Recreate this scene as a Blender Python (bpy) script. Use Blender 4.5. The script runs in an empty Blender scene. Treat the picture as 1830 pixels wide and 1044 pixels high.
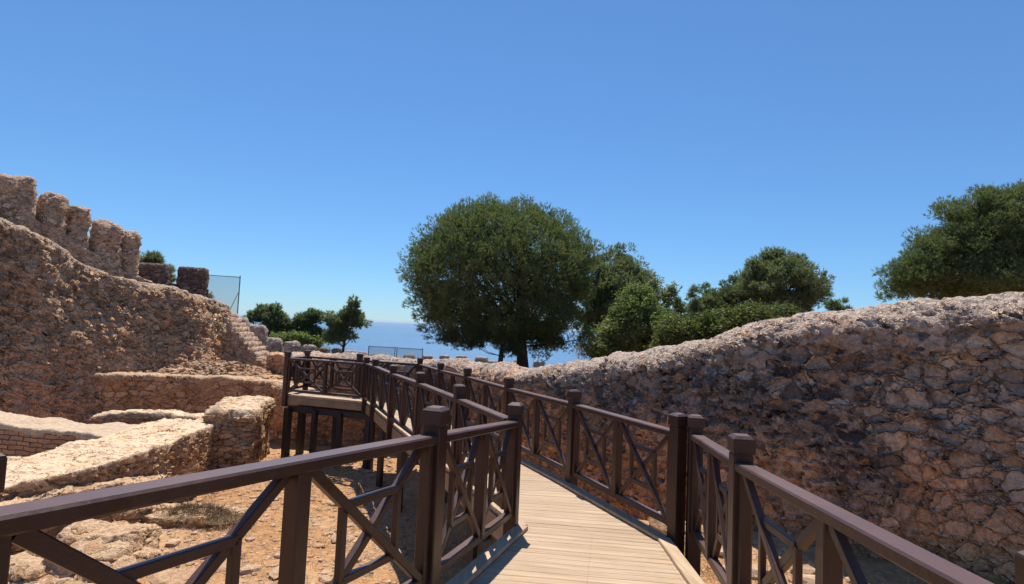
import bpy, math, random
import numpy as np
from mathutils import Matrix, Vector

# ------------------------------------------------------------------ camera, sky, sun, exposure
scene = bpy.context.scene
cam_d = bpy.data.cameras.new('camera')
cam = bpy.data.objects.new('camera', cam_d)
scene.collection.objects.link(cam)
cam_d.sensor_width = 36.0
cam_d.lens = 36.0 * 1000 / 1830
cam_d.clip_start = 0.05
cam_d.clip_end = 100000
cam.matrix_world = (Matrix.Translation((0, 0, 1.7)) @ Matrix.Rotation(math.pi / 2 + math.atan(0.0615), 4, 'X')
                    @ Matrix.Rotation(0.044, 4, 'Z'))
scene.camera = cam

SUN_EL = math.radians(63)
SUN_AZ = math.radians(-9)            # measured from +Y, negative towards -X
world = bpy.data.worlds.new('World')
scene.world = world
world.use_nodes = True
wn = world.node_tree
wn.nodes.clear()
wo = wn.nodes.new('ShaderNodeOutputWorld')
wb = wn.nodes.new('ShaderNodeBackground')
ws = wn.nodes.new('ShaderNodeTexSky')
ws.sky_type = 'NISHITA'
ws.sun_disc = False
ws.sun_elevation = SUN_EL
ws.sun_rotation = SUN_AZ
ws.altitude = 100
ws.air_density = 1.0
ws.dust_density = 0.0
ws.ozone_density = 10.0
wb.inputs['Strength'].default_value = 0.106
wg = wn.nodes.new('ShaderNodeGamma'); wg.inputs[1].default_value = 0.79      # the camera's soft highlight response
wt = wn.nodes.new('ShaderNodeVectorMath'); wt.operation = 'MULTIPLY'; wt.inputs[1].default_value = (0.81, 1.12, 1.36)
wn.links.new(ws.outputs[0], wg.inputs[0])
wn.links.new(wg.outputs[0], wt.inputs[0])
wn.links.new(wt.outputs[0], wb.inputs[0])
wn.links.new(wb.outputs[0], wo.inputs[0])

sun_d = bpy.data.lights.new('sun', 'SUN')
sun_d.energy = 4.8
sun_d.angle = math.radians(0.5)
sun_d.color = (1.0, 0.93, 0.82)
sun = bpy.data.objects.new('sun', sun_d)
scene.collection.objects.link(sun)
sdir = Vector((math.sin(SUN_AZ) * math.cos(SUN_EL), math.cos(SUN_AZ) * math.cos(SUN_EL), math.sin(SUN_EL)))
sun.rotation_euler = sdir.to_track_quat('Z', 'Y').to_euler()
scene.view_settings.view_transform = 'Standard'
scene.view_settings.look = 'None'
scene.view_settings.exposure = 0.4
scene.view_settings.gamma = 1.0
scene.cycles.max_bounces = 6
scene.cycles.diffuse_bounces = 3
scene.cycles.transparent_max_bounces = 12
scene.cycles.volume_bounces = 0
scene.cycles.use_denoising = True

# ------------------------------------------------------------------ noise (numpy)
def _hash(i, j, k, s):
    n = (i * 374761393 + j * 668265263 + k * 2147483647 + s * 1274126177) & 0xffffffff
    n = ((n ^ (n >> 13)) * 1274126177) & 0xffffffff
    n = (n ^ (n >> 16)) & 0xffffffff
    n = (n * 2246822519) & 0xffffffff
    n = n ^ (n >> 15)
    return (n & 0xffff) / 65535.0

def vnoise(p, seed=0):
    p = np.asarray(p, float)
    f = np.floor(p); t = p - f; t = t * t * (3 - 2 * t)
    i = f.astype(np.int64)
    r = np.zeros(len(p))
    for a in (0, 1):
        wa = t[:, 0] if a else 1 - t[:, 0]
        for b in (0, 1):
            wb_ = t[:, 1] if b else 1 - t[:, 1]
            for c in (0, 1):
                wc = t[:, 2] if c else 1 - t[:, 2]
                r += wa * wb_ * wc * _hash(i[:, 0] + a, i[:, 1] + b, i[:, 2] + c, seed)
    return r * 2 - 1

def fbm(p, freq, octs=3, seed=0):
    r = 0; a = 1.0; tot = 0
    for o in range(octs):
        r = r + a * vnoise(p * freq + 17.3 * o, seed + o); tot += a
        a *= 0.5; freq *= 2.07
    return r / tot

def jitter(v, freq, amp, octs=3, seed=0, zs=1.0):
    d = np.stack([fbm(v, freq, octs, seed), fbm(v, freq, octs, seed + 31), fbm(v, freq, octs, seed + 67) * zs], 1)
    return v + d * amp

def sstep(a, b, x):
    t = np.clip((x - a) / (b - a), 0, 1)
    return t * t * (3 - 2 * t)

# ------------------------------------------------------------------ object helpers
COL = scene.collection

def tag(o, label=None, cat=None, group=None, kind=None):
    if label: o['label'] = label
    if cat: o['category'] = cat
    if group: o['group'] = group
    if kind: o['kind'] = kind
    return o

def mkmesh(name, verts, faces, mat, smooth=True, attrs=None):
    """faces: list of numpy int arrays each (n, k)."""
    me = bpy.data.meshes.new(name)
    verts = np.asarray(verts, np.float32)
    if isinstance(faces, np.ndarray): faces = [faces]
    faces = [np.asarray(f, np.int32) for f in faces if len(f)]
    me.vertices.add(len(verts)); me.vertices.foreach_set('co', verts.ravel())
    nl = sum(f.size for f in faces); npoly = sum(len(f) for f in faces)
    me.loops.add(nl); me.polygons.add(npoly)
    me.loops.foreach_set('vertex_index', np.concatenate([f.ravel() for f in faces]))
    sizes = np.concatenate([np.full(len(f), f.shape[1]) for f in faces])
    starts = np.concatenate([[0], np.cumsum(sizes)[:-1]]).astype(np.int32)
    me.polygons.foreach_set('loop_start', starts)
    me.polygons.foreach_set('use_smooth', np.full(npoly, smooth))
    for an, (typ, dom, data) in (attrs or {}).items():
        a = me.attributes.new(an, typ, dom)
        a.data.foreach_set('vector' if typ == 'FLOAT_VECTOR' else 'value', np.asarray(data, np.float32).ravel())
    me.update(calc_edges=True)
    me.validate()
    if mat: me.materials.append(mat)
    return me

def root(name, loc):
    o = bpy.data.objects.new(name, None)
    o.empty_display_size = 0.2
    o.location = loc
    COL.objects.link(o)
    return o

def obj(name, verts, faces, mat, loc=(0, 0, 0), parent=None, base=(0, 0, 0), smooth=True, attrs=None):
    """verts are world coordinates; base = the world location of the root thing (verts get stored relative to it)."""
    ref = np.array(base if parent else loc, float)
    me = mkmesh(name, np.asarray(verts) - ref, faces, mat, smooth, attrs)
    o = bpy.data.objects.new(name, me)
    COL.objects.link(o)
    if parent: o.parent = parent
    else: o.location = loc
    return o

class MB:
    """collects pieces into one mesh"""
    def __init__(s): s.v = []; s.f = {}; s.n = 0; s.a = []
    def add(s, v, faces, att=None):
        v = np.asarray(v, float)
        if isinstance(faces, np.ndarray) or (len(faces) and np.isscalar(faces[0][0])): faces = [np.asarray(faces)]
        for f in faces:
            f = np.asarray(f)
            if len(f): s.f.setdefault(f.shape[1], []).append(f + s.n)
        s.v.append(v); s.n += len(v)
        if att is not None: s.a.append(att)
    def verts(s): return np.concatenate(s.v)
    def faces(s): return [np.concatenate(x) for x in s.f.values()]
    def build(s, name, mat, loc=(0, 0, 0), parent=None, base=(0, 0, 0), smooth=False, attrs=None):
        return obj(name, s.verts(), s.faces(), mat, loc, parent, base, smooth, attrs)

def bar(mb, p0, p1, w, h, up=(0, 0, 1), ch=0.006, trim0=0, trim1=0):
    """chamfered bar from p0 to p1; w sideways, h along up"""
    p0 = np.array(p0, float); p1 = np.array(p1, float)
    d = p1 - p0; d /= np.linalg.norm(d)
    p0 = p0 + d * trim0; p1 = p1 - d * trim1
    up = np.array(up, float); s = np.cross(d, up); s /= np.linalg.norm(s); u = np.cross(s, d)
    a, b = w / 2, h / 2
    prof = [(-a + ch, -b), (a - ch, -b), (a, -b + ch), (a, b - ch), (a - ch, b), (-a + ch, b), (-a, b - ch), (-a, -b + ch)]
    v = [p0 + s * x + u * y for x, y in prof] + [p1 + s * x + u * y for x, y in prof]
    q = [[i, (i + 1) % 8, 8 + (i + 1) % 8, 8 + i] for i in range(8)]
    mb.add(v, [np.array(q), np.array([list(range(7, -1, -1)), list(range(8, 16))])])

def dense_box(xs, ys, zs, bottom=True):
    """surface lattice of a box with shared vertices; returns verts, quads"""
    nx, ny, nz = len(xs), len(ys), len(zs)
    idx = -np.ones((nx, ny, nz), int)
    I, J, K = np.meshgrid(range(nx), range(ny), range(nz), indexing='ij')
    m = (I == 0) | (I == nx - 1) | (J == 0) | (J == ny - 1) | (K == 0) | (K == nz - 1)
    idx[m] = np.arange(m.sum())
    v = np.stack([np.asarray(xs)[I[m]], np.asarray(ys)[J[m]], np.asarray(zs)[K[m]]], 1)
    def quads(g, flip):
        q = np.stack([g[:-1, :-1], g[1:, :-1], g[1:, 1:], g[:-1, 1:]], -1).reshape(-1, 4)
        return q[:, ::-1] if flip else q
    f = [quads(idx[:, :, -1], False), quads(idx[:, 0, :], False), quads(idx[:, -1, :], True),
         quads(idx[0, :, :], True), quads(idx[-1, :, :], False)]
    if bottom: f.append(quads(idx[:, :, 0], True))
    return v, np.concatenate(f)

def rounded(v, lo, hi, r):
    lo = np.array(lo) + r; hi = np.array(hi) - r
    c = np.minimum(np.maximum(v, lo), hi)
    d = v - c; n = np.linalg.norm(d, axis=1, keepdims=True); n[n == 0] = 1
    mx = np.abs(d / r).max(1, keepdims=True)
    return c + d / n * r * np.minimum(mx, 1)

def sample_path(P, step):
    """P: rows of values whose first two are x, y. Catmull-Rom through, resampled about every step."""
    P = np.array(P, float)
    out = []
    ext = np.vstack([2 * P[0] - P[1], P, 2 * P[-1] - P[-2]])
    for i in range(1, len(ext) - 2):
        a, b, c, d = ext[i - 1], ext[i], ext[i + 1], ext[i + 2]
        L = np.linalg.norm((c - b)[:2]); n = max(1, int(round(L / (step(b) if callable(step) else step))))
        for k in range(n):
            t = k / n
            out.append(0.5 * ((2 * b) + (c - a) * t + (2 * a - 5 * b + 4 * c - d) * t * t + (3 * b - a - 3 * c + d) * t ** 3))
    out.append(P[-1])
    return np.array(out)

def wall(name, P, thick, side, mat, step=0.05, r=0.1, amp=0.04, freq=1.6, lean=0.0, seed=1, label=None, cat='wall',
         parent=None, base=None, topamp=0.05, zres=None, group=None, caph=.17):
    """masonry wall: P rows (x, y, zbottom, ztop) along its front; side=+1 thickness grows to the left of travel"""
    S = sample_path(P, step)
    n = len(S)
    st = step(S[n // 2]) if callable(step) else step
    H = float((S[:, 3] - S[:, 2]).max())
    nz = max(3, int(H / (zres or st)))
    ny = max(3, int(thick / (zres or st)))
    v, f = dense_box(np.arange(n), np.linspace(0, thick, ny), np.linspace(0, H, nz))
    # tangents
    T = np.gradient(S[:, :2], axis=0); T /= np.linalg.norm(T, axis=1, keepdims=True)
    N = np.stack([-T[:, 1], T[:, 0]], 1) * side
    i = v[:, 0].astype(int)
    s_along = np.concatenate([[0], np.cumsum(np.linalg.norm(np.diff(S[:, :2], axis=0), axis=1))])
    L = s_along[-1]
    w = np.stack([s_along[i], v[:, 1], v[:, 2]], 1)
    w = rounded(w, (0, 0, -r), (L, thick, H), r)
    # interpolate path at rounded arclength
    px = np.interp(w[:, 0], s_along, S[:, 0]); py = np.interp(w[:, 0], s_along, S[:, 1])
    zb = np.interp(w[:, 0], s_along, S[:, 2]); zt = np.interp(w[:, 0], s_along, S[:, 3])
    nx_ = np.interp(w[:, 0], s_along, N[:, 0]); ny_ = np.interp(w[:, 0], s_along, N[:, 1])
    u = w[:, 1] + lean * (w[:, 2] - H) * (1 - w[:, 1] / thick)
    z = zb + (zt - zb) * (w[:, 2] / H)
    topw = np.clip(1 - (zt - z) / 0.5, 0, 1)
    X = np.stack([px + nx_ * u, py + ny_ * u, z], 1)
    if topamp: X[:, 2] += topw * topamp * fbm(X, 1.7, 3, seed + 5)
    X = jitter(X, freq, amp, 3, seed)
    X = jitter(X, freq * 5, amp * 0.35, 2, seed + 9)
    cap = np.clip(1.15 - (zt - z) / caph + 0.4 * fbm(X, 2.2, 2, seed + 3), 0, 1)
    if side > 0: f = f[:, ::-1]
    f = f if side < 0 else f
    b = base if base is not None else (float(S[n // 2, 0]), float(S[n // 2, 1]), float(S[n // 2, 2]))
    o = obj(name, X, f, mat, b, parent, b, True, {'cap': ('FLOAT', 'POINT', cap)})
    if label: tag(o, label, cat, group)
    return o

def block(name, c, size, rz, mat, res=0.06, r=0.08, amp=0.03, freq=2.0, seed=1, parent=None, base=None, taper=0.0,
          capd=0.3, fn=None):
    """rough block standing on point c; size (length, depth, height)"""
    sx, sy, sz = size
    g = lambda L: np.linspace(0, L, max(3, int(L / res)))
    v, f = dense_box(g(sx), g(sy), g(sz))
    v = rounded(v, (0, 0, -r), (sx, sy, sz), r)
    v[:, 0] -= sx / 2; v[:, 1] -= sy / 2
    k = 1 - taper * v[:, 2:3] / sz
    v[:, :2] *= k
    cap = np.clip(1 - (sz - v[:, 2]) / capd, 0, 1)
    if fn: v = fn(v)
    ca, sa = math.cos(rz), math.sin(rz)
    w = np.stack([v[:, 0] * ca - v[:, 1] * sa + c[0], v[:, 0] * sa + v[:, 1] * ca + c[1], v[:, 2] + c[2]], 1)
    w = jitter(w, freq, amp, 3, seed)
    w = jitter(w, freq * 4, amp * 0.35, 2, seed + 4)
    o = obj(name, w, f, mat, c, parent, base if base is not None else c, True, {'cap': ('FLOAT', 'POINT', cap)})
    return o

# ------------------------------------------------------------------ materials
def nt(name):
    m = bpy.data.materials.new(name); m.use_nodes = True
    t = m.node_tree; t.nodes.clear()
    out = t.nodes.new('ShaderNodeOutputMaterial')
    return m, t, out

class N:
    def __init__(s, t): s.t = t
    def n(s, typ, **kw):
        x = s.t.nodes.new(typ)
        for k, v in kw.items(): setattr(x, k, v)
        return x
    def l(s, a, b): s.t.links.new(a, b)
    def val(s, x, inp):
        if hasattr(x, 'is_output'): s.l(x, inp)
        elif x is not None: inp.default_value = x
    def math(s, op, a, b=0.0, clamp=False):
        m = s.n('ShaderNodeMath', operation=op, use_clamp=clamp)
        s.val(a, m.inputs[0]); s.val(b, m.inputs[1]); return m.outputs[0]
    def rng(s, x, a, b, c=0.0, d=1.0, smooth=True):
        m = s.n('ShaderNodeMapRange', interpolation_type='SMOOTHSTEP' if smooth else 'LINEAR')
        s.val(x, m.inputs[0])
        for i, q in enumerate((a, b, c, d)): s.val(q, m.inputs[1 + i])
        return m.outputs[0]
    def mix(s, f, a, b, mode='MIX'):
        m = s.n('ShaderNodeMix', data_type='RGBA', blend_type=mode)
        s.val(f, m.inputs[0])
        for x, i in ((a, 6), (b, 7)):
            if isinstance(x, tuple): x = (*x[:3], 1)
            s.val(x, m.inputs[i])
        return m.outputs[2]
    def noise(s, vec, scale, detail=4, rough=0.55, dist=0.0):
        m = s.n('ShaderNodeTexNoise'); s.l(vec, m.inputs['Vector'])
        m.inputs['Scale'].default_value = scale; m.inputs['Detail'].default_value = detail
        m.inputs['Roughness'].default_value = rough; m.inputs['Distortion'].default_value = dist
        return m
    def ramp(s, f, stops):
        m = s.n('ShaderNodeValToRGB'); s.l(f, m.inputs[0])
        e = m.color_ramp.elements
        while len(e) < len(stops): e.new(0.5)
        for i, (p, c) in enumerate(stops):
            e[i].position = p; e[i].color = (*c[:3], 1)
        return m.outputs[0]
    def mapping(s, vec, scale=(1, 1, 1), rot=(0, 0, 0), loc=(0, 0, 0)):
        m = s.n('ShaderNodeMapping'); s.l(vec, m.inputs[0])
        m.inputs[1].default_value = loc; m.inputs[2].default_value = rot; m.inputs[3].default_value = scale
        return m.outputs[0]

def stone_mat(name, scale=4.5, zsq=1.6, stones=None, mortar=((.30, .2, .13), (.2, .13, .09)), cover=0.5, disp=0.05,
              stain=None, capcol=(.42, .34, .28), capk=0.8, rough=0.9, fine=0.012, warp=0.15, warp2=0.05, flatcap=0.0, patch=None, cracks=1.0, capstone=0.25, midk=.75, lime=0.0, tone=1.0):
    m, t, out = nt(name); g = N(t)
    tc = g.n('ShaderNodeTexCoord'); geo = g.n('ShaderNodeNewGeometry')
    P = tc.outputs['Object']
    nz = g.noise(P, 2.3, 3)
    wv = g.n('ShaderNodeVectorMath', operation='MULTIPLY_ADD')
    g.l(nz.outputs['Color'], wv.inputs[0]); wv.inputs[1].default_value = (warp, warp, warp); g.l(P, wv.inputs[2])
    nz2 = g.noise(P, 9.0, 3)
    wv2 = g.n('ShaderNodeVectorMath', operation='MULTIPLY_ADD')
    g.l(nz2.outputs['Color'], wv2.inputs[0]); wv2.inputs[1].default_value = (warp2, warp2, warp2); g.l(wv.outputs[0], wv2.inputs[2])
    Q = g.mapping(wv2.outputs[0], (1, 1, zsq))
    def vor(feat, sc):
        v = g.n('ShaderNodeTexVoronoi', feature=feat); g.l(Q, v.inputs['Vector']); v.inputs['Scale'].default_value = sc
        v.inputs['Randomness'].default_value = 0.95
        return v
    e = vor('DISTANCE_TO_EDGE', scale); c = vor('F1', scale)
    e2 = vor('DISTANCE_TO_EDGE', scale * 2.3); c2 = vor('F1', scale * 2.3)
    sep = g.n('ShaderNodeSeparateColor'); g.l(c.outputs['Color'], sep.inputs[0])
    sep2 = g.n('ShaderNodeSeparateColor'); g.l(c2.outputs['Color'], sep2.inputs[0])
    cap = g.n('ShaderNodeAttribute', attribute_name='cap').outputs['Fac']
    # coverage of exposed stones
    zone = g.noise(P, 0.9, 4)
    cov = g.math('ADD', g.rng(zone.outputs[0], .35, .65, -0.3, 0.3), g.math('ADD', sep.outputs[0], 0.0))
    cov = g.math('SUBTRACT', cov, g.math('MULTIPLY', cap, 1 - capstone))
    if patch:
        px = g.n('ShaderNodeSeparateXYZ'); g.l(geo.outputs['Position'], px.inputs[0])
        pt = g.rng(g.math('ADD', px.outputs[0], g.rng(g.noise(P, 2, 3).outputs[0], .3, .7, -.35, .35)), patch[0], patch[0] + .25)
        pt = g.math('MULTIPLY', pt, g.math('SUBTRACT', 1.0, cap))
        cov = g.math('ADD', cov, pt)
    on = g.rng(cov, 1 - cover - .06, 1 - cover + .06)
    body = g.math('MULTIPLY', g.rng(e.outputs['Distance'], 0.012, 0.075), on)
    small = g.math('MULTIPLY', g.rng(e2.outputs['Distance'], 0.01, 0.07),
                   g.math('MULTIPLY', g.rng(sep2.outputs[0], .45, .6), g.math('SUBTRACT', 1.0, on)))
    small = g.math('MULTIPLY', small, g.math('SUBTRACT', 1.0, g.math('MULTIPLY', cap, .6)))
    mask = g.math('MAXIMUM', body, small)
    # colours
    stones = stones or [(.16, .13, .12), (.24, .19, .16), (.34, .25, .19), (.3, .18, .11), (.4, .33, .27)]
    st = [(i / len(stones), k) for i, k in enumerate(stones)]
    r1 = g.ramp(sep.outputs[1], st); r2 = g.ramp(sep2.outputs[1], st)
    for nd in t.nodes:
        if nd.bl_idname == 'ShaderNodeValToRGB': nd.color_ramp.interpolation = 'CONSTANT'
    scol = g.mix(g.rng(body, .2, .5), r2, r1)
    if patch: scol = g.mix(g.math('MULTIPLY', pt, .75), scol, g.ramp(sep.outputs[1], [(0, (.62, .5, .39)), (.35, (.44, .36, .31)), (.6, (.72, .57, .45)), (.8, (.58, .35, .2)), (1, (.78, .65, .54))]))
    fn = g.noise(P, 22, 6, .68)
    fn2 = g.noise(P, 5, 5, .6)
    mcol = g.mix(g.rng(fn2.outputs[0], .35, .65), mortar[0], mortar[1])
    mcol = g.mix(g.math('MULTIPLY', cap, capk), mcol, capcol)
    col = g.mix(g.rng(mask, .15, .6), mcol, scol)
    if stain:
        sc, z0, z1, k = stain
        sx = g.n('ShaderNodeSeparateXYZ'); g.l(geo.outputs['Position'], sx.inputs[0])
        zz = g.math('ADD', sx.outputs[2], g.rng(g.noise(P, 1.1, 4).outputs[0], .3, .7, -.6, .6))
        f = g.math('MULTIPLY', g.rng(zz, z1, z0, 0, 1), k)
        col = g.mix(f, col, g.mix(1.0, g.mix(.5, (.9, .9, .9), col), sc, 'MULTIPLY'))
    sp = g.rng(g.noise(P, 1.6, 5, .65).outputs[0], .56, .68)
    col = g.mix(g.math('MULTIPLY', sp, .55), col, g.mix(.8, col, (.42, .26, .14), 'OVERLAY'))
    lo_ = g.mix(g.math('MULTIPLY', cap, flatcap), (.62, .6, .58), (.86, .82, .78))
    col = g.mix(g.rng(fn.outputs[0], .3, .72, 0, 1), g.mix(1.0, col, lo_, 'MULTIPLY'), g.mix(.55, col, (1.35, 1.33, 1.3), 'MULTIPLY'))
    if lime:
        lm = g.math('MULTIPLY', g.rng(g.noise(P, 13, 5, .7).outputs[0], .56, .62), g.rng(g.noise(P, 1.3, 3, .6).outputs[0], .42, .58))
        col = g.mix(g.math('MULTIPLY', lm, lime), col, (.62, .53, .46))
    if tone != 1.0: col = g.mix(1.0, col, (tone, tone, tone), 'MULTIPLY')
    # dark joints between the exposed stones
    joint = g.math('MULTIPLY', g.rng(e.outputs['Distance'], .0, .035, 1, 0), on)
    col = g.mix(g.math('MULTIPLY', joint, .6 * cracks), col, (.07, .045, .03))
    b = g.n('ShaderNodeBsdfPrincipled'); g.l(col, b.inputs['Base Color'])
    b.inputs['Roughness'].default_value = rough; b.inputs['Specular IOR Level'].default_value = 0.25
    g.l(b.outputs[0], out.inputs['Surface'])
    # displacement
    h = g.math('MULTIPLY', mask, g.rng(sep.outputs[2], 0, 1, .45, 1.0, False))
    h = g.math('MULTIPLY', h, disp)
    lum = g.noise(P, 3.1, 4, .6)
    h = g.math('ADD', h, g.math('MULTIPLY', g.math('SUBTRACT', lum.outputs[0], .5), disp * 1.2))
    mid = g.noise(P, 11, 5, .65)
    mm = g.math('MULTIPLY', g.math('SUBTRACT', mid.outputs[0], .5), disp * midk)
    if flatcap: mm = g.math('MULTIPLY', mm, g.math('SUBTRACT', 1.0, g.math('MULTIPLY', cap, flatcap)))
    h = g.math('ADD', h, mm)
    h = g.math('ADD', h, g.math('MULTIPLY', g.math('SUBTRACT', g.noise(P, 45, 4, .7).outputs[0], .5), fine))
    h = g.math('SUBTRACT', h, g.math('MULTIPLY', joint, disp * .35 * cracks))
    d = g.n('ShaderNodeDisplacement'); g.l(h, d.inputs['Height']); d.inputs['Midlevel'].default_value = 0
    d.inputs['Scale'].default_value = 1
    g.l(d.outputs[0], out.inputs['Displacement'])
    m.displacement_method = 'BOTH'
    return m

GREYS = [(.11, .09, .09), (.36, .275, .235), (.16, .125, .115), (.44, .33, .25), (.48, .285, .16), (.25, .205, .195), (.62, .5, .41)]
WARM = [(.48, .29, .16), (.56, .36, .21), (.40, .23, .13), (.62, .42, .26), (.44, .30, .19)]
M_right = stone_mat('rubble_masonry_grey', 4.7, 1.6, GREYS, ((.38, .275, .21), (.19, .14, .115)), cover=.56, disp=.085, midk=1.0, lime=.7, warp2=.08, cracks=.55, patch=(3.85, 0),
                    stain=((1.32, .78, .44), -.3, .9, .8), capcol=(.66, .53, .44), fine=.03)
M_bigw = stone_mat('rubble_masonry_brown', 4.6, 1.5, [(.50, .33, .21), (.30, .20, .135), (.58, .39, .25), (.41, .285, .2), (.62, .46, .33)],
                   ((.64, .42, .26), (.44, .285, .175)), cover=.45, disp=.10, midk=1.1, lime=.5, cracks=.6, stain=((1.2, .78, .5), -.2, 1.5, .5), capcol=(.62, .48, .38), fine=.04)
M_mer = stone_mat('merlon_masonry', 4.6, 1.9, [(.52, .36, .25), (.34, .23, .17), (.60, .42, .29), (.66, .5, .37)],
                  ((.68, .47, .32), (.5, .34, .24)), cover=.4, disp=.07, capcol=(.60, .46, .37), fine=.03, midk=1.1, lime=.4)
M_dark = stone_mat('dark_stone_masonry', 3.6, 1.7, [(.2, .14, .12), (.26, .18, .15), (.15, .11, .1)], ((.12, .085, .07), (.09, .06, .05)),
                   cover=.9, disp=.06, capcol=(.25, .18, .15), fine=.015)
M_far = stone_mat('far_battlement_stone', 3.0, 1.5, [(.48, .37, .32), (.36, .27, .24), (.56, .44, .37)], ((.56, .43, .37), (.42, .31, .27)),
                  cover=.4, disp=.07, capcol=(.42, .34, .29), fine=.02)
M_pit = stone_mat('orange_rubble_masonry', 3.2, 2.0, [(.56, .34, .19), (.64, .41, .25), (.46, .27, .15), (.7, .46, .29)], ((.60, .34, .18), (.46, .25, .13)), cover=.6, disp=.07,
                  capcol=(.64, .47, .32), fine=.02)
M_ruin = stone_mat('sandy_ruin_masonry', 4.4, 2.9, WARM, ((.60, .36, .20), (.46, .26, .14)), cover=.75, disp=.06, midk=.7, flatcap=.85, warp=.1,
                   capcol=(.68, .52, .36), capk=.97, fine=.012, capstone=.12)
M_rock = stone_mat('sandstone_rock', 1.6, 1.4, [(.58, .37, .21), (.5, .31, .17), (.62, .42, .26)], ((.56, .37, .22), (.48, .30, .17)),
                   cover=.6, disp=.05, capcol=(.68, .49, .32), fine=.02, cracks=1, warp=.4)

def brick_mat():
    m, t, out = nt('thin_brick_masonry'); g = N(t)
    geo = g.n('ShaderNodeNewGeometry'); tc = g.n('ShaderNodeTexCoord')
    sx = g.n('ShaderNodeSeparateXYZ'); g.l(tc.outputs['Object'], sx.inputs[0])
    cb = g.n('ShaderNodeCombineXYZ'); g.l(sx.outputs[0], cb.inputs[0]); g.l(sx.outputs[2], cb.inputs[1])
    nz = g.noise(tc.outputs['Object'], 4, 3)
    wv = g.n('ShaderNodeVectorMath', operation='MULTIPLY_ADD')
    g.l(nz.outputs['Color'], wv.inputs[0]); wv.inputs[1].default_value = (.05, .05, .05); g.l(cb.outputs[0], wv.inputs[2])
    br = g.n('ShaderNodeTexBrick'); g.l(wv.outputs[0], br.inputs['Vector'])
    br.inputs['Scale'].default_value = 1; br.inputs['Brick Width'].default_value = .3; br.inputs['Row Height'].default_value = .085
    br.inputs['Mortar Size'].default_value = .009; br.inputs['Mortar Smooth'].default_value = .3
    br.inputs['Color1'].default_value = (.56, .34, .2, 1); br.inputs['Color2'].default_value = (.44, .26, .15, 1)
    br.inputs['Mortar'].default_value = (.13, .07, .04, 1)
    fn = g.noise(tc.outputs['Object'], 14, 5, .65)
    up = g.n('ShaderNodeSeparateXYZ'); g.l(geo.outputs['Normal'], up.inputs[0])
    cap = g.n('ShaderNodeAttribute', attribute_name='cap').outputs['Fac']
    capm = g.rng(cap, .55, .7)
    col = g.mix(capm, br.outputs[0], (.6, .45, .31))
    col = g.mix(g.rng(fn.outputs[0], .3, .7), g.mix(1.0, col, (.75, .72, .7), 'MULTIPLY'), col)
    b = g.n('ShaderNodeBsdfPrincipled'); g.l(col, b.inputs['Base Color']); b.inputs['Roughness'].default_value = .9
    g.l(b.outputs[0], out.inputs['Surface'])
    h = g.math('MULTIPLY', g.math('MULTIPLY', br.outputs['Fac'], g.math('SUBTRACT', 1.0, capm)), -.03)
    h = g.math('ADD', h, g.math('MULTIPLY', g.math('SUBTRACT', fn.outputs[0], .5), .035))
    d = g.n('ShaderNodeDisplacement'); g.l(h, d.inputs['Height']); d.inputs['Midlevel'].default_value = 0; d.inputs['Scale'].default_value = 1
    g.l(d.outputs[0], out.inputs['Displacement']); m.displacement_method = 'BOTH'
    return m
M_brick = brick_mat()

def ground_mat():
    m, t, out = nt('dry_orange_dirt'); g = N(t)
    geo = g.n('ShaderNodeNewGeometry'); P = geo.outputs['Position']
    a = g.noise(P, .7, 5, .6); b_ = g.noise(P, 9, 6, .7); c = g.noise(P, 40, 4, .7)
    col = g.ramp(a.outputs[0], [(.3, (.54, .285, .13)), (.5, (.64, .37, .185)), (.7, (.68, .45, .27))])
    col = g.mix(g.rng(b_.outputs[0], .35, .7), g.mix(1.0, col, (.66, .6, .55), 'MULTIPLY'), col)
    peb = g.n('ShaderNodeTexVoronoi', feature='F1'); g.l(P, peb.inputs['Vector']); peb.inputs['Scale'].default_value = 14
    sp = g.n('ShaderNodeSeparateColor'); g.l(peb.outputs['Color'], sp.inputs[0])
    pm = g.math('MULTIPLY', g.rng(peb.outputs['Distance'], .5, .3), g.rng(sp.outputs[0], .55, .6))
    pcol = g.ramp(sp.outputs[1], [(0, (.62, .45, .3)), (.5, (.45, .3, .19)), (1, (.7, .55, .42))])
    col = g.mix(g.math('MULTIPLY', pm, .8), col, pcol)
    # far hillside carries dry scrub
    sx = g.n('ShaderNodeSeparateXYZ'); g.l(P, sx.inputs[0])
    far = g.rng(sx.outputs[1], 19, 30)
    gcol = g.ramp(g.noise(P, .8, 5, .7).outputs[0], [(.35, (.06, .075, .03)), (.6, (.16, .14, .07))])
    col = g.mix(far, col, gcol)
    b = g.n('ShaderNodeBsdfPrincipled'); g.l(col, b.inputs['Base Color']); b.inputs['Roughness'].default_value = .95
    b.inputs['Specular IOR Level'].default_value = .15
    g.l(b.outputs[0], out.inputs['Surface'])
    h = g.math('ADD', g.math('MULTIPLY', b_.outputs[0], .06), g.math('MULTIPLY', c.outputs[0], .02))
    h = g.math('ADD', h, g.math('MULTIPLY', pm, .03))
    bp = g.n('ShaderNodeBump'); g.l(h, bp.inputs['Height']); bp.inputs['Distance'].default_value = 1; bp.inputs['Strength'].default_value = .9
    g.l(bp.outputs[0], b.inputs['Normal'])
    return m
M_ground = ground_mat()

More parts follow.
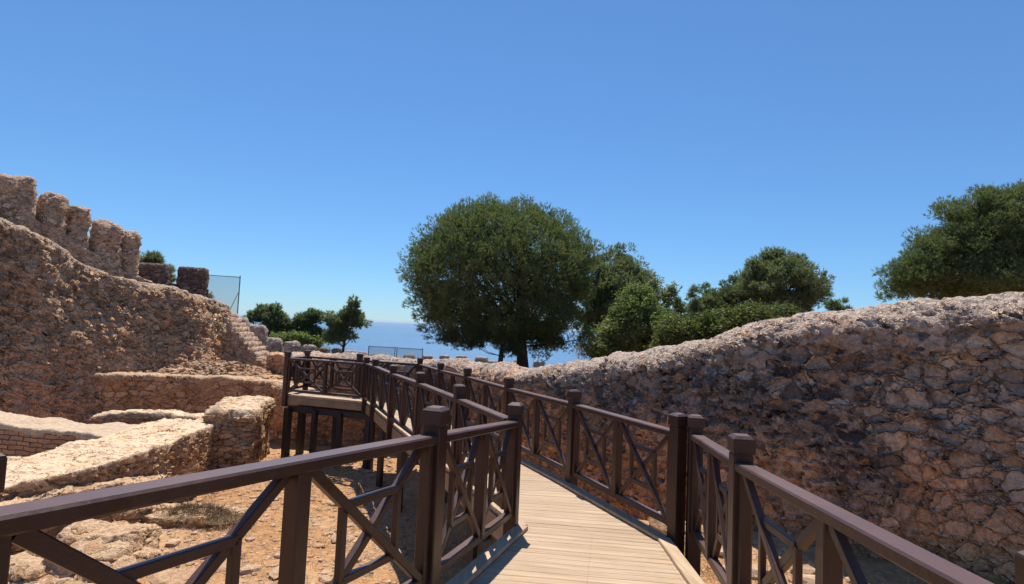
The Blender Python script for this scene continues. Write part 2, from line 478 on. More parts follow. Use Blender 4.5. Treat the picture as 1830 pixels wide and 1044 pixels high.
def sea_mat():
    m, t, out = nt('sea_water'); g = N(t)
    geo = g.n('ShaderNodeNewGeometry'); P = geo.outputs['Position']
    a = g.noise(P, .0006, 4); b_ = g.noise(P, .02, 4, .6)
    col = g.mix(g.rng(a.outputs[0], .35, .65), (.012, .125, .27), (.018, .15, .32))
    b = g.n('ShaderNodeBsdfPrincipled'); g.l(col, b.inputs['Base Color']); b.inputs['Roughness'].default_value = .45
    b.inputs['IOR'].default_value = 1.33
    b_ = g.noise(g.mapping(P, (1, 4, 1)), .006, 5, .65)
    bp = g.n('ShaderNodeBump'); g.l(b_.outputs[0], bp.inputs['Height']); bp.inputs['Distance'].default_value = 30; bp.inputs['Strength'].default_value = .8
    g.l(bp.outputs[0], b.inputs['Normal']); g.l(b.outputs[0], out.inputs['Surface'])
    return m
M_sea = sea_mat()

def paint_mat():
    m, t, out = nt('dark_brown_painted_wood'); g = N(t)
    tc = g.n('ShaderNodeTexCoord'); P = tc.outputs['Object']
    geo = g.n('ShaderNodeNewGeometry')
    a = g.noise(P, 3, 4, .6); c = g.noise(P, 60, 3, .6)
    col = g.mix(g.rng(a.outputs[0], .3, .7), (.032, .0125, .0085), (.054, .022, .0145))
    dust = g.rng(g.noise(P, 7, 6, .75).outputs[0], .56, .72)
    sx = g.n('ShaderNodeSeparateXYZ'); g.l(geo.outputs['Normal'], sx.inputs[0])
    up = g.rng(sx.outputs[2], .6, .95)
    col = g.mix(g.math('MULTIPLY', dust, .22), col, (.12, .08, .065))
    col = g.mix(g.math('MULTIPLY', up, .7), col, (.15, .088, .076))          # sky sheen put into the colour of upward faces
    b = g.n('ShaderNodeBsdfPrincipled'); g.l(col, b.inputs['Base Color'])
    g.val(g.rng(a.outputs[0], .3, .7, .36, .52), b.inputs['Roughness']); b.inputs['Specular IOR Level'].default_value = .38
    scf = g.noise(P, 38, 5, .8)
    col2 = g.mix(g.math('MULTIPLY', g.rng(scf.outputs[0], .66, .72), .6), col, (.3, .22, .18))
    g.l(col2, b.inputs['Base Color'])
    bp = g.n('ShaderNodeBump')
    gr = g.noise(P, 25, 4, .6)
    g.l(g.math('ADD', gr.outputs[0], g.math('MULTIPLY', c.outputs[0], .4)), bp.inputs['Height'])
    bp.inputs['Distance'].default_value = .003; bp.inputs['Strength'].default_value = .5
    g.l(bp.outputs[0], b.inputs['Normal']); g.l(b.outputs[0], out.inputs['Surface'])
    return m
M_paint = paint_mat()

def deck_mat():
    m, t, out = nt('pale_deck_boards'); g = N(t)
    at = g.n('ShaderNodeAttribute', attribute_name='bc').outputs['Vector']
    sx = g.n('ShaderNodeSeparateXYZ'); g.l(at, sx.inputs[0])
    q = g.mapping(at, (1.2, 28, 1))
    gr = g.noise(q, 1.6, 6, .65, .6)
    wn_ = g.n('ShaderNodeTexWhiteNoise', noise_dimensions='1D'); g.l(sx.outputs[2], wn_.inputs['W'])
    base = g.ramp(wn_.outputs[0], [(0, (.42, .30, .2)), (.3, (.56, .42, .285)), (.55, (.48, .355, .245)), (.8, (.60, .455, .315)), (1, (.52, .37, .24))])
    col = g.mix(g.rng(gr.outputs[0], .35, .68), g.mix(1.0, base, (.72, .66, .6), 'MULTIPLY'), base)
    st = g.noise(at, 1.3, 4, .6)
    col = g.mix(g.rng(st.outputs[0], .58, .75, 0, .5), col, (.36, .25, .17))
    kn = g.n('ShaderNodeTexVoronoi'); g.l(g.mapping(at, (1.1, 6, 1)), kn.inputs['Vector']); kn.inputs['Scale'].default_value = 1.6
    col = g.mix(g.rng(kn.outputs['Distance'], .07, .035, 0, .6), col, (.22, .13, .08))
    sv_ = g.n('ShaderNodeAttribute', attribute_name='sc').outputs['Vector']; ss = g.n('ShaderNodeSeparateXYZ'); g.l(sv_, ss.inputs[0])
    def absd(a_, b_): return g.math('ABSOLUTE', g.math('SUBTRACT', a_, b_))
    dx = g.math('MINIMUM', absd(ss.outputs[0], .11), g.math('MINIMUM', absd(ss.outputs[0], g.math('SUBTRACT', ss.outputs[2], .11)), absd(ss.outputs[0], g.math('MULTIPLY', ss.outputs[2], .5))))
    dy = g.math('MINIMUM', absd(ss.outputs[1], .024), absd(ss.outputs[1], .081))
    dd = g.math('SQRT', g.math('ADD', g.math('MULTIPLY', dx, dx), g.math('MULTIPLY', dy, dy)))
    scw = g.math('MULTIPLY', g.rng(dd, .0065, .0035), g.rng(ss.outputs[2], .2, .3))
    col = g.mix(g.math('MULTIPLY', scw, .8), col, (.08, .06, .05))
    geo = g.n('ShaderNodeNewGeometry')
    dirt = g.rng(g.noise(geo.outputs['Position'], 2.2, 6, .7).outputs[0], .5, .7, 0, .45)
    col = g.mix(dirt, col, (.33, .235, .15))
    b = g.n('ShaderNodeBsdfPrincipled'); g.l(col, b.inputs['Base Color']); b.inputs['Roughness'].default_value = .62
    b.inputs['Specular IOR Level'].default_value = .35
    bp = g.n('ShaderNodeBump'); g.l(gr.outputs[0], bp.inputs['Height']); bp.inputs['Distance'].default_value = .003; bp.inputs['Strength'].default_value = .6
    g.l(bp.outputs[0], b.inputs['Normal']); g.l(b.outputs[0], out.inputs['Surface'])
    return m
M_deck = deck_mat()

def simple_mat(name, col, rough=.6, metal=0.0, var=.25, scale=8, bump=.002):
    m, t, out = nt(name); g = N(t)
    tc = g.n('ShaderNodeTexCoord'); a = g.noise(tc.outputs['Object'], scale, 5, .6)
    c2 = tuple(x * (1 - var) for x in col)
    b = g.n('ShaderNodeBsdfPrincipled'); g.l(g.mix(g.rng(a.outputs[0], .3, .7), c2, col), b.inputs['Base Color'])
    b.inputs['Roughness'].default_value = rough; b.inputs['Metallic'].default_value = metal
    bp = g.n('ShaderNodeBump'); g.l(a.outputs[0], bp.inputs['Height']); bp.inputs['Distance'].default_value = bump
    g.l(bp.outputs[0], b.inputs['Normal']); g.l(b.outputs[0], out.inputs['Surface'])
    return m
M_fascia = simple_mat('wooden_fascia', (.33, .205, .125), .65, var=.3, scale=5)
M_steel = simple_mat('black_steel', (.022, .02, .022), .5, .0, .3)
M_bark = simple_mat('pine_bark', (.075, .052, .042), .9, 0, .6, 9, .03)
M_twig = simple_mat('grey_branch_wood', (.17, .13, .10), .9, 0, .4, 9, .01)
M_galv = simple_mat('dull_fence_metal', (.16, .19, .21), .5, .3, .2)

def net_mat():
    m, t, out = nt('fine_wire_mesh'); g = N(t)
    tr = g.n('ShaderNodeBsdfTransparent'); df = g.n('ShaderNodeBsdfDiffuse'); df.inputs[0].default_value = (.5, .52, .55, 1)
    mx = g.n('ShaderNodeMixShader'); mx.inputs[0].default_value = .22
    g.l(tr.outputs[0], mx.inputs[1]); g.l(df.outputs[0], mx.inputs[2]); g.l(mx.outputs[0], out.inputs['Surface'])
    return m
M_net = net_mat()

def leaf_mat(name, c1, c2, trans=.42, tcol=None):
    m, t, out = nt(name); g = N(t)
    geo = g.n('ShaderNodeNewGeometry')
    a = g.noise(geo.outputs['Position'], .9, 3)
    f = g.math('ADD', g.math('MULTIPLY', geo.outputs['Random Per Island'], .6), g.math('MULTIPLY', g.rng(a.outputs[0], .3, .7), .4))
    col = g.mix(f, c1, c2)
    b = g.n('ShaderNodeBsdfPrincipled'); g.l(col, b.inputs['Base Color']); b.inputs['Roughness'].default_value = .55
    b.inputs['Specular IOR Level'].default_value = .3
    tl = g.n('ShaderNodeBsdfTranslucent'); g.l(g.mix(1.0, col, tcol or (1.5, 1.6, .75), 'MULTIPLY'), tl.inputs[0])
    mx = g.n('ShaderNodeMixShader'); mx.inputs[0].default_value = trans
    g.l(b.outputs[0], mx.inputs[1]); g.l(tl.outputs[0], mx.inputs[2]); g.l(mx.outputs[0], out.inputs['Surface'])
    return m
M_pine = leaf_mat('pine_needles', (.07, .095, .046), (.15, .178, .092))
M_pine2 = leaf_mat('pine_needles_bluish', (.115, .14, .085), (.20, .225, .14))
M_leaf = leaf_mat('bright_leaves', (.10, .135, .05), (.185, .215, .095), .45)
M_leafd = leaf_mat('dark_leaves', (.06, .08, .026), (.13, .15, .055), .4)
M_straw = leaf_mat('dry_straw', (.42, .30, .16), (.6, .46, .28), .2, (1, 1, 1))
M_weed = leaf_mat('dry_weed', (.22, .18, .10), (.34, .26, .15), .2, (1, 1, 1))

def stone_plain(name, cols):
    m, t, out = nt(name); g = N(t)
    geo = g.n('ShaderNodeNewGeometry'); tc = g.n('ShaderNodeTexCoord'); oi = g.n('ShaderNodeObjectInfo')
    P = geo.outputs['Position']
    rnd = g.math('FRACT', g.math('ADD', geo.outputs['Random Per Island'], oi.outputs['Random']))
    col = g.ramp(rnd, [(i / (len(cols) - 1), c) for i, c in enumerate(cols)])
    a = g.noise(P, 12, 6, .7)
    col = g.mix(g.rng(a.outputs[0], .32, .7), g.mix(1.0, col, (.6, .56, .52), 'MULTIPLY'), col)
    b = g.n('ShaderNodeBsdfPrincipled'); g.l(col, b.inputs['Base Color']); b.inputs['Roughness'].default_value = .9
    bp = g.n('ShaderNodeBump'); g.l(a.outputs[0], bp.inputs['Height']); bp.inputs['Distance'].default_value = .05; bp.inputs['Strength'].default_value = .8
    g.l(bp.outputs[0], b.inputs['Normal']); g.l(b.outputs[0], out.inputs['Surface'])
    return m
M_loose = stone_plain('loose_stone', [(.50, .29, .155), (.62, .40, .24), (.66, .47, .31), (.52, .30, .155), (.60, .41, .27)])

# ------------------------------------------------------------------ terrain
YB = 15.2
def ret_y(x):      # line of the retaining wall across the back of the pit
    return np.interp(x, [-13.4, -13.0, -11.3, -9.4, -7.1, -6.1, -5.6, -5.3, -4.2, -2.8, -1.6, -.75, -.1, .55, 1.35, 1.95, 2.5, 3.2, 4.9, 6.2, 8.2, 11, 30],
                     [15.9, 15.95, 16.25, 16.5, 16.3, 15.3, 15.3, 15.8, 15.5, 15.1, 14.6, 13.7, 12.3, 10.9, 9.2, 7.9, 6.95, 6.3, 5.5, 4.9, 3.6, 1.6, -14])
def walk_c(y):
    return np.where(y > 4.65, .75 - .42 * (y - 4.65), np.interp(y, [-6, -.5, 1.3, 3.08, 4.65], [-1.5, -.7, -.1, .46, .75]))
def ground_h(x, y):
    pit = -1.42 - .035 * (np.clip(y, 5, 16) - 7)
    right = -.42 - .62 * sstep(6.4, 7.4, y) - .5 * sstep(10, 14, y)
    k = sstep(-.1, .95, x - walk_c(y))
    h = pit * (1 - k) + right * k
    ter = sstep(-.05, .2, y - ret_y(x) - .2)
    h = h * (1 - ter) + np.where(x < 0, -.17, .1) * ter
    # behind the right-hand wall and further out
    back = sstep(17.4, 18.0, y)
    h = h * (1 - back) + (-.17) * back
    far = -.085 * np.clip(y - 18, 0, 28) - .48 * np.clip(y - 47, 0, 400)
    h = h + far
    side = -.35 * np.clip(-x - 24, 0, 500)
    h = h + side
    h = h - .3 * np.clip(x - 90, 0, 500) - .1 * np.clip(-y - 60, 0, 400)
    return np.maximum(h, -140)
def axis(segs):
    r = []
    for a, b, s in segs:
        r += list(np.linspace(a, b, max(2, int(round((b - a) / s))), endpoint=False))
    r.append(segs[-1][1]); return np.array(r)
gx = axis([(-450, -60, 26), (-60, -20, 2.2), (-20, -9, .35), (-9, -1, .065), (-1, 6, .11), (6, 14, .5), (14, 60, 2.5), (60, 500, 30)])
gy = axis([(-300, -20, 20), (-20, 0, 1), (0, 4, .3), (4, 13, .065), (13, 19, .14), (19, 60, 1.2), (60, 420, 16)])
GX, GY = np.meshgrid(gx, gy, indexing='ij')
gp = np.stack([GX.ravel(), GY.ravel(), np.zeros(GX.size)], 1)
gz = ground_h(gp[:, 0], gp[:, 1])
near = (np.abs(gp[:, 0]) < 30) & (gp[:, 1] < 50)
gz += np.where(near, .07 * fbm(gp, .9, 3, 3) + .035 * fbm(gp, 4.5, 3, 8), .6 * fbm(gp, .08, 3, 5))
gp[:, 2] = gz
nX, nY = len(gx), len(gy)
idx = np.arange(nX * nY).reshape(nX, nY)
gq = np.stack([idx[:-1, :-1], idx[1:, :-1], idx[1:, 1:], idx[:-1, 1:]], -1).reshape(-1, 4)
tag(obj('ground', gp, gq, M_ground), kind='structure')
def gh(x, y):
    p = np.array([[x, y, 0.]])
    return float(ground_h(p[:, 0], p[:, 1])[0] + .07 * fbm(p, .9, 3, 3)[0] + .035 * fbm(p, 4.5, 3, 8)[0])

sv = np.array([(-60000, -3000, -130), (60000, -3000, -130), (60000, 60000, -130), (-60000, 60000, -130)], float)
tag(obj('sea', sv, np.array([[0, 1, 2, 3]]), M_sea, smooth=False), kind='structure')

# ------------------------------------------------------------------ walls
def near_step(p):
    d = math.hypot(p[0], p[1]); return min(.12, max(.03, d * .0048))
RW = [(11.0, 1.2, -.8, 2.6), (8.2, 3.2, -.8, 2.45), (6.2, 4.55, -.8, 2.34), (4.9, 5.2, -.8, 2.24), (4.1, 5.45, -.8, 2.12), (3.2, 5.95, -.8, 1.98),
      (2.5, 6.65, -1.0, 1.78), (1.95, 7.6, -1.2, 1.52), (1.35, 8.9, -1.3, 1.30), (.55, 10.6, -1.5, 1.02), (-.1, 12.0, -1.7, .86),
      (-.75, 13.4, -1.9, .78), (-1.6, 14.3, -1.9, .76), (-2.8, 14.75, -1.9, .74), (-4.2, 15.1, -1.9, .74), (-5.35, 15.75, -1.9, .70), (-6.1, 16.8, -1, .62), (-7.2, 18.2, -.5, .52), (-8.4, 19.2, -.5, .46)]
wall('curved_rubble_wall', RW, .8, -1, M_right, step=near_step, caph=.5, r=.36, amp=.07, freq=1.3, seed=4, topamp=.10, zres=.03,
     label='long curving grey rubble stone wall with pale rounded top running along the right side of the walkway')

BW = [(-17.9, 7.2, -1.9, 6.6), (-16.4, 10, -1.9, 5.7), (-15.1, 12.4, -1.9, 4.95), (-13.9, 14.8, -1.9, 4.05), (-13.3, 15.5, -1.9, 3.70), (-12.9, 16.15, -1.9, 3.32),
      (-12.5, 16.75, -1.9, 2.98), (-12.15, 17.3, -1.9, 2.70), (-11.65, 18.1, -1.9, 2.56), (-11.05, 19.1, -1.9, 2.38), (-10.5, 20.2, -1.9, 2.1), (-10.32, 20.6, -1.9, 2.0)]
wall('fortress_wall', BW, 1.7, 1, M_bigw, step=.06, caph=.3, r=.12, amp=.12, freq=1.0, lean=.17, seed=11, topamp=.12,
     label='massive sloping brown fortress wall filling the left edge of the photo')
PW = [(-16.6, 12.0, .5, 6.1), (-15.5, 14.6, .5, 5.1), (-14.62, 16.4, .5, 4.42), (-14.1, 17.6, .5, 3.92), (-13.75, 18.4, .5, 3.5), (-13.3, 19.5, .5, 3.0), (-12.9, 20.2, .5, 2.7)]
pw = wall('merlon_parapet', PW, .6, 1, M_mer, step=.09, r=.1, amp=.06, freq=1.2, seed=21, topamp=.1,
          label='stepped parapet with rounded merlons rising behind the top of the left fortress wall', cat='battlement')
pw_base = tuple(pw.location)
wd = math.atan2(.87, .49)
for k, (x, y, zt, L, sd) in enumerate([(-15.9, 14.4, 6.3, .9, 3), (-14.75, 16.3, 5.53, .98, 1), (-14.42, 17.2, 5.22, .72, 5), (-14.2, 18.0, 5.0, .72, 7),
                                       (-13.85, 18.9, 4.68, .9, 9), (-13.55, 19.6, 4.50, .62, 12)]):
    block('merlon', (x - .08, y + .12, zt - 2.0), (L, .62, 2.0), wd, M_mer, .06, .27, .11, 1.6, 40 + sd, parent=pw, base=pw_base, taper=.12)
# far stretch with two dark merlons
DW = [(-14.9, 20.4, .5, 2.75), (-14.0, 21.3, .5, 2.75), (-13.2, 22.0, .5, 2.8), (-12.3, 22.8, .5, 2.65)]
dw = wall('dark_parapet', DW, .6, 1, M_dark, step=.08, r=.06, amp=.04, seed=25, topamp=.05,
          label='dark brown parapet with two square merlons left of the wire mesh panel', cat='battlement')
wd2 = math.atan2(1.5, 1.75)
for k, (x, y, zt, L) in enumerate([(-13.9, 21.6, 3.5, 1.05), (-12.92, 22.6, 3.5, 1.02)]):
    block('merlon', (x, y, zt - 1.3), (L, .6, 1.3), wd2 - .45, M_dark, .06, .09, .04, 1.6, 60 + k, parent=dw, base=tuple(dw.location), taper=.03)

# retaining wall round the back of the pit
RT = [(-13.5, 15.75, -1.95, -.10), (-12.6, 15.9, -1.95, -.13), (-11.3, 16.15, -1.95, -.13), (-9.4, 16.4, -1.95, -.14), (-7.3, 16.25, -1.95, -.13), (-6.3, 15.4, -1.95, -.16), (-5.75, 15.1, -1.95, -.2),
      (-5.25, 15.2, -1.95, -.2), (-4.8, 15.5, -1.95, -.2)]
wall('retaining_wall', RT, .5, 1, M_pit, step=.055, r=.06, amp=.05, freq=1.4, seed=31, topamp=.06,
     label='low orange stone retaining wall holding the terrace at the back of the sunken ruins')
# broad ruin wall
MW = [(-6.35, 5.2, -1.9, -.62), (-6.38, 6.4, -1.9, -.6), (-6.3, 7.6, -1.9, -.58), (-5.95, 8.4, -1.9, -.58), (-5.85, 9.4, -1.9, -.57), (-5.9, 10.4, -1.9, -.57), (-5.95, 11.2, -1.9, -.56), (-6.05, 12.3, -1.9, -.56)]
wall('broad_ruin_wall', MW, 1.3, 1, M_ruin, step=.03, r=.03, amp=.05, freq=1.6, lean=.05, seed=35, topamp=.06,
     label='broad flat-topped pale ruin wall crossing the sunken excavation towards the raised block')
ch = block('raised_ruin_block', (-6.05, 12.85, -1.9), (.95, 2.2, 1.56), .24, M_ruin, .032, .08, .15, 1.7, 71, capd=.16)
tag(ch, 'tall rough stone block with pale top at the far end of the broad ruin wall', 'ruin')
BR = [(-6.6, 10.33, -1.9, -.6), (-8.2, 10.4, -1.9, -.58), (-9.45, 10.65, -1.9, -.56), (-10.8, 10.85, -1.9, -.5), (-12.4, 11.0, -1.9, -.45)]
wall('brick_faced_wall', BR, .95, -1, M_brick, step=.04, r=.03, amp=.06, freq=1.9, seed=38, topamp=.06,
     label='low ruin wall faced with thin courses of brick below its pale flat top')
EN = [(-5.9, 11.95, -1.9, -.54), (-6.9, 12.1, -1.9, -.50), (-7.6, 12.2, -1.9, -.46), (-8.3, 12.1, -1.9, -.50), (-8.75, 11.9, -1.9, -.60)]
wall('thin_ruin_wall', EN, .45, -1, M_ruin, step=.045, r=.05, amp=.04, seed=41, topamp=.06,
     label='short thin ruin wall closing a small cell behind the junction of the broad walls')
LG = [(-5.6, 10.9, -1.9, -1.45), (-5.35, 9.9, -1.9, -1.15), (-5.45, 9.1, -1.9, -.98), (-5.7, 8.3, -1.9, -.85), (-6.05, 7.5, -1.9, -.8), (-6.1, 6.4, -1.9, -.78), (-6.1, 5.2, -1.9, -.8)]
M_ledge = stone_mat('flat_course_masonry', 3.6, 4.2, WARM, ((.36, .22, .13), (.28, .16, .09)), cover=.85, disp=.05,
                    capcol=(.68, .47, .28), fine=.01, warp=.12, capstone=.6)
wall('stone_ledge', LG, .45, -1, M_ledge, step=.035, r=.04, amp=.05, seed=43, topamp=.1,
     label='stepped ledge of thin flat stones along the near foot of the broad ruin wall', cat='ruin')
LG2 = [(-5.15, 9.2, -1.9, -1.38), (-5.2, 8.8, -1.9, -1.25), (-5.35, 8.1, -1.9, -1.10), (-5.7, 7.3, -1.9, -1.0), (-5.8, 6.3, -1.9, -1.0)]
wall('lower_stone_ledge', LG2, .4, -1, M_ledge, step=.035, r=.04, amp=.06, seed=47, topamp=.12,
     label='lower crumbling course of flat stones in front of the stepped ledge', cat='ruin')

# small stone basin in the pit corner
bm = MB()
a = np.linspace(0, 2 * math.pi, 33)[:-1]
prof = [(.42, 0), (.47, .06), (.44, .1), (.47, .18), (.50, .2), (.50, .3), (.42, .31), (.38, .26), (.36, .1), (.001, .08)]
bv = np.array([(r_ * math.cos(t) * 1.1 - 12.35, r_ * math.sin(t) + 15.25, z - 1.35) for r_, z in prof for t in a])
bq = np.array([[i * 32 + j, i * 32 + (j + 1) % 32, (i + 1) * 32 + (j + 1) % 32, (i + 1) * 32 + j] for i in range(len(prof) - 1) for j in range(32)])
ob = obj('stone_basin', jitter(bv, 3, .03, 2, 5) + np.array([-.25, .1, -.12]), bq, M_loose, (-12.6, 15.35, -1.7))
tag(ob, 'round stone basin in the dark corner below the left fortress wall', 'basin')

# ------------------------------------------------------------------ battlements in the distance
OW = [(-12.9, 21.8, -.5, .5), (-12.5, 24.0, -.8, .45), (-12.15, 26, -1.2, .0), (-12.2, 29, -1.5, -.3), (-12.1, 31.5, -1.8, -.5), (-11.9, 33.5, -2, -.75), (-11.4, 35.5, -2.2, -.95),
      (-10.7, 38, -2.5, -1.15), (-9.8, 41, -2.8, -1.4), (-9.2, 43.2, -3, -1.5), (-7.6, 45, -3.2, -1.6), (-4, 45.3, -3.2, -1.65), (-1, 45.3, -3.2, -1.7), (3, 45, -3.2, -1.7)]
ow = wall('far_battlement', OW, .6, 1, M_far, step=.2, zres=.14, r=.06, amp=.08, freq=.8, seed=51, topamp=.05,
          label='long pale battlement with rounded merlons curving down towards the sea', cat='battlement')
MC = [(-11.6, 23.8, 1.56, .95), (-11.9, 26.3, 1.24, .95), (-12.27, 29.2, .57, .85), (-12.1, 31.3, .33, .85), (-11.9, 33.3, .09, .85), (-11.6, 35.0, -.1, .85),
      (-11.05, 36.3, -.19, .78), (-10.75, 38.2, -.41, .8), (-10.42, 40.0, -.56, .75), (-9.82, 41.2, -.70, .65), (-9.5, 43, -.83, .75), (-8.75, 44.0, -1.0, .5), (-8.0, 45, -.86, .88),
      (-6.5, 45, -.89, .88), (-5.15, 45, -.83, .84), (-3.8, 45, -.81, .88), (-2.2, 45, -.82, 1.1), (-1.2, 45, -1.08, 1.1), (.8, 45, -.95, .9), (2.4, 45, -.95, .9)]
rr = random.Random(5)
for k, (x, y, zt, w_) in enumerate(MC):
    h_ = 1.7 if k < 2 else 1.15
    block('merlon', (x, y, zt - h_), (w_ * (.96 + .1 * rr.random()), .6, h_), rr.uniform(-.06, .12), M_far, .075 if k < 6 else .1, .19 if k < 13 else .1, .06, 1.6,
          90 + k, parent=ow, base=tuple(ow.location), taper=.08)

# staircase against the end of the fortress wall
sm = MB(); caps = []
steps = 11
for i in range(steps):
    x0 = -10.55 + i * (1.75 / steps); zt = 1.76 - i * (1.72 / (steps - 1)) - .02
    v, f = dense_box(np.linspace(0, 1.75 / steps + .03, 4), np.linspace(0, 1.1, 10), np.linspace(0, zt + .7, max(4, int((zt + .7) / .09))))
    v = rounded(v, (0, 0, -.03), (1.75 / steps + .03, 1.1, zt + .7), .025)
    v = v + np.array([x0, 20.2 + .002 * i, -.7])
    caps.append(np.clip(1 - (zt - v[:, 2]) / .09, 0, 1) * .9)
    v = jitter(v, 3, .02, 2, 200 + i)
    sm.add(v, f)
so = sm.build('stone_staircase', M_mer, (-9.6, 20.9, -.2), smooth=True, attrs={'cap': ('FLOAT', 'POINT', np.concatenate(caps))})
tag(so, 'narrow stone stairs climbing up beside the far end of the left fortress wall', 'stairs')

# ------------------------------------------------------------------ rocks
def rock_verts(seed, n=10, sub=3):
    rs = np.random.RandomState(seed)
    import bmesh
    b = bmesh.new(); bmesh.ops.create_icosphere(b, subdivisions=sub, radius=1)
    v = np.array([x.co[:] for x in b.verts]); f = np.array([[q.index for q in p.verts] for p in b.faces]); b.free()
    nrm = rs.normal(size=(n, 3)); nrm[:, 2] *= .8; nrm /= np.linalg.norm(nrm, axis=1, keepdims=True)
    nrm = np.vstack([nrm, [[0, 0, 1], [0, 0, -1]]]); d = np.concatenate([rs.uniform(.62, 1.0, n), [.6, .6]])
    dots = v @ nrm.T
    r = np.where(dots > .05, d / np.maximum(dots, .05), 9).min(1); r = np.minimum(r, 1.25)
    v = v * r[:, None]
    return jitter(v, 2.5, .06, 3, seed), f
ROCKS = [rock_verts(300 + i, 11, 2) for i in range(8)]
def put(v, c, s, rz, tilt=0):
    v = v * np.array(s); ca, sa = math.cos(rz), math.sin(rz)
    v = np.stack([v[:, 0], v[:, 1] * math.cos(tilt) - v[:, 2] * math.sin(tilt), v[:, 1] * math.sin(tilt) + v[:, 2] * math.cos(tilt)], 1)
    v = np.stack([v[:, 0] * ca - v[:, 1] * sa, v[:, 0] * sa + v[:, 1] * ca, v[:, 2]], 1)
    return v + np.array(c)


# outcrop at lower left: several big rocks grown together
def outcrop(name, parts, label, seed, loc, sub=5):
    mb = MB(); cp = []
    for i, (c, s, rz, tl) in enumerate(parts):
        v, f = rock_verts(seed + i, 12, sub)
        w = put(v, c, s, rz, tl); w = jitter(w, 3.5, .07, 4, seed + i)
        cp.append(np.clip((v[:, 2] - .2) * 1.5, 0, 1)); mb.add(w, f)
    o = mb.build(name, M_rock, loc, smooth=True, attrs={'cap': ('FLOAT', 'POINT', np.concatenate(cp))})
    return tag(o, label, 'rock')
outcrop('rock_outcrop', [((-5.2, 7.3, -1.28), (.5, .36, .3), .2, .05), ((-4.78, 7.25, -1.3), (.34, .32, .3), 1.1, -.1), ((-5.0, 6.85, -1.36), (.42, .3, .32), .5, .15),
                         ((-4.58, 6.85, -1.42), (.27, .25, .28), .2, .2), ((-4.5, 7.2, -1.45), (.22, .24, .2), .9, .1), ((-5.45, 6.8, -1.42), (.4, .34, .26), 2.2, .1), ((-4.85, 6.5, -1.5), (.4, .3, .2), 1.4, .1), ((-5.25, 6.4, -1.5), (.4, .3, .24), .4, -.1)],
        'jagged pale orange rock outcrop behind the nearest left railing', 410, (-4.9, 7, -1.5))
outcrop('brushy_stone_heap', [((-5.0, 8.65, -1.45), (.5, .32, .2), .1, 0), ((-4.55, 8.75, -1.45), (.42, .3, .22), 1.0, .1), ((-4.2, 8.85, -1.5), (.33, .28, .2), .3, 0)],
        'low dark heap of stones and dry brush above the rock outcrop', 440, (-4.6, 8.7, -1.5), 4)

mb = MB(); rs = np.random.RandomState(7)
def rubble(cx, cy, rx, ry, hz, n, smin, smax, mbx, zf=None):
    for i in range(n):
        a = rs.uniform(0, 2 * math.pi); q = math.sqrt(rs.uniform(0, 1))
        x = cx + rx * q * math.cos(a); y = cy + ry * q * math.sin(a)
        z = (zf(x, y) if zf else gh(x, y)) + hz * (1 - q * q) * rs.uniform(.3, 1)
        s = rs.uniform(smin, smax)
        v, f = ROCKS[rs.randint(8)]
        mbx.add(put(v, (x, y, z), (s * rs.uniform(.8, 1.5), s, s * rs.uniform(.35, .8)), rs.uniform(0, 6.3), rs.uniform(-1, 1)), f)
rubble(-9.5, 18.3, 1.8, 1.2, .34, 1200, .025, .095, mb)
o = mb.build('rubble_mound', M_loose, (-9.2, 18.2, -.17), smooth=False)
tag(o, 'mound of broken pale orange rubble at the foot of the left fortress wall', 'rubble', kind='stuff')
mb = MB()
rubble(-6.6, 16.9, 1.2, .8, .02, 60, .03, .09, mb); rubble(-11.2, 17.2, 1.2, .5, .02, 60, .03, .1, mb)
for i in range(1500):
    x, y = rs.uniform(-6.2, -.4), rs.uniform(4.8, 14)
    if x > walk_c(np.array(y)) + .3 and rs.rand() < .7: continue
    s = rs.uniform(.008, .035) * (1.0 + .05 * y); v, f = ROCKS[rs.randint(8)]
    mb.add(put(v, (x, y, gh(x, y) + s * .1), (s * rs.uniform(.8, 1.6), s, s * .6), rs.uniform(0, 6.3), 0), f)
for i in range(500):
    y = rs.uniform(4.2, 14); x = float(walk_c(np.array(y))) + rs.uniform(.6, 2.9)
    s = rs.uniform(.01, .05); v, f = ROCKS[rs.randint(8)]
    mb.add(put(v, (x, y, gh(x, y) + s * .1), (s * rs.uniform(.8, 1.6), s, s * .6), rs.uniform(0, 6.3), 0), f)
o = mb.build('gravel', M_loose, (0, 0, 0), smooth=False)
tag(o, 'small scattered stones and gravel over the orange dirt', 'gravel', kind='stuff')
# larger loose stones, each one its own object
tmpl = [mkmesh('loose_stone', v, f, M_loose, False) for v, f in ROCKS]
def loose(x, y, s, zf=0.25, flat=.5, lab='pale loose stone lying on the orange dirt floor of the excavation', grp='loose stones on the dirt floor'):
    o = bpy.data.objects.new('loose_stone', tmpl[rs.randint(8)]); COL.objects.link(o)
    o.location = (x, y, gh(x, y) + s * flat * zf); o.scale = (s * rs.uniform(.9, 1.5), s, s * flat); o.rotation_euler = (0, 0, rs.uniform(0, 6.3))
    tag(o, lab, 'stone', grp)
for i in range(70):
    y = rs.uniform(6.4, 13.5); x = rs.uniform(-5.0 + .2 * (y > 9), float(walk_c(np.array(y))) - .1)
    loose(x, y, rs.uniform(.05, .12))
for x, y, s in [(-3.95, 7.5, .26), (-3.45, 7.25, .24), (-3.9, 6.95, .25), (-2.3, 8.3, .2), (-1.9, 7.6, .17), (-2.6, 7.1, .2)]:
    loose(x, y, s, .05, .22, 'flat pale slab half buried in the dirt floor beside the rock outcrop', 'flat slabs in the dirt floor')
for i in range(26):
    y = rs.uniform(4.8, 11); x = float(walk_c(np.array(y))) + rs.uniform(1.5, 2.2)
    loose(x, y, rs.uniform(.06, .14), .3, .6, 'brown loose stone in the gap between walkway and right-hand wall', 'loose stones beside the right-hand wall')
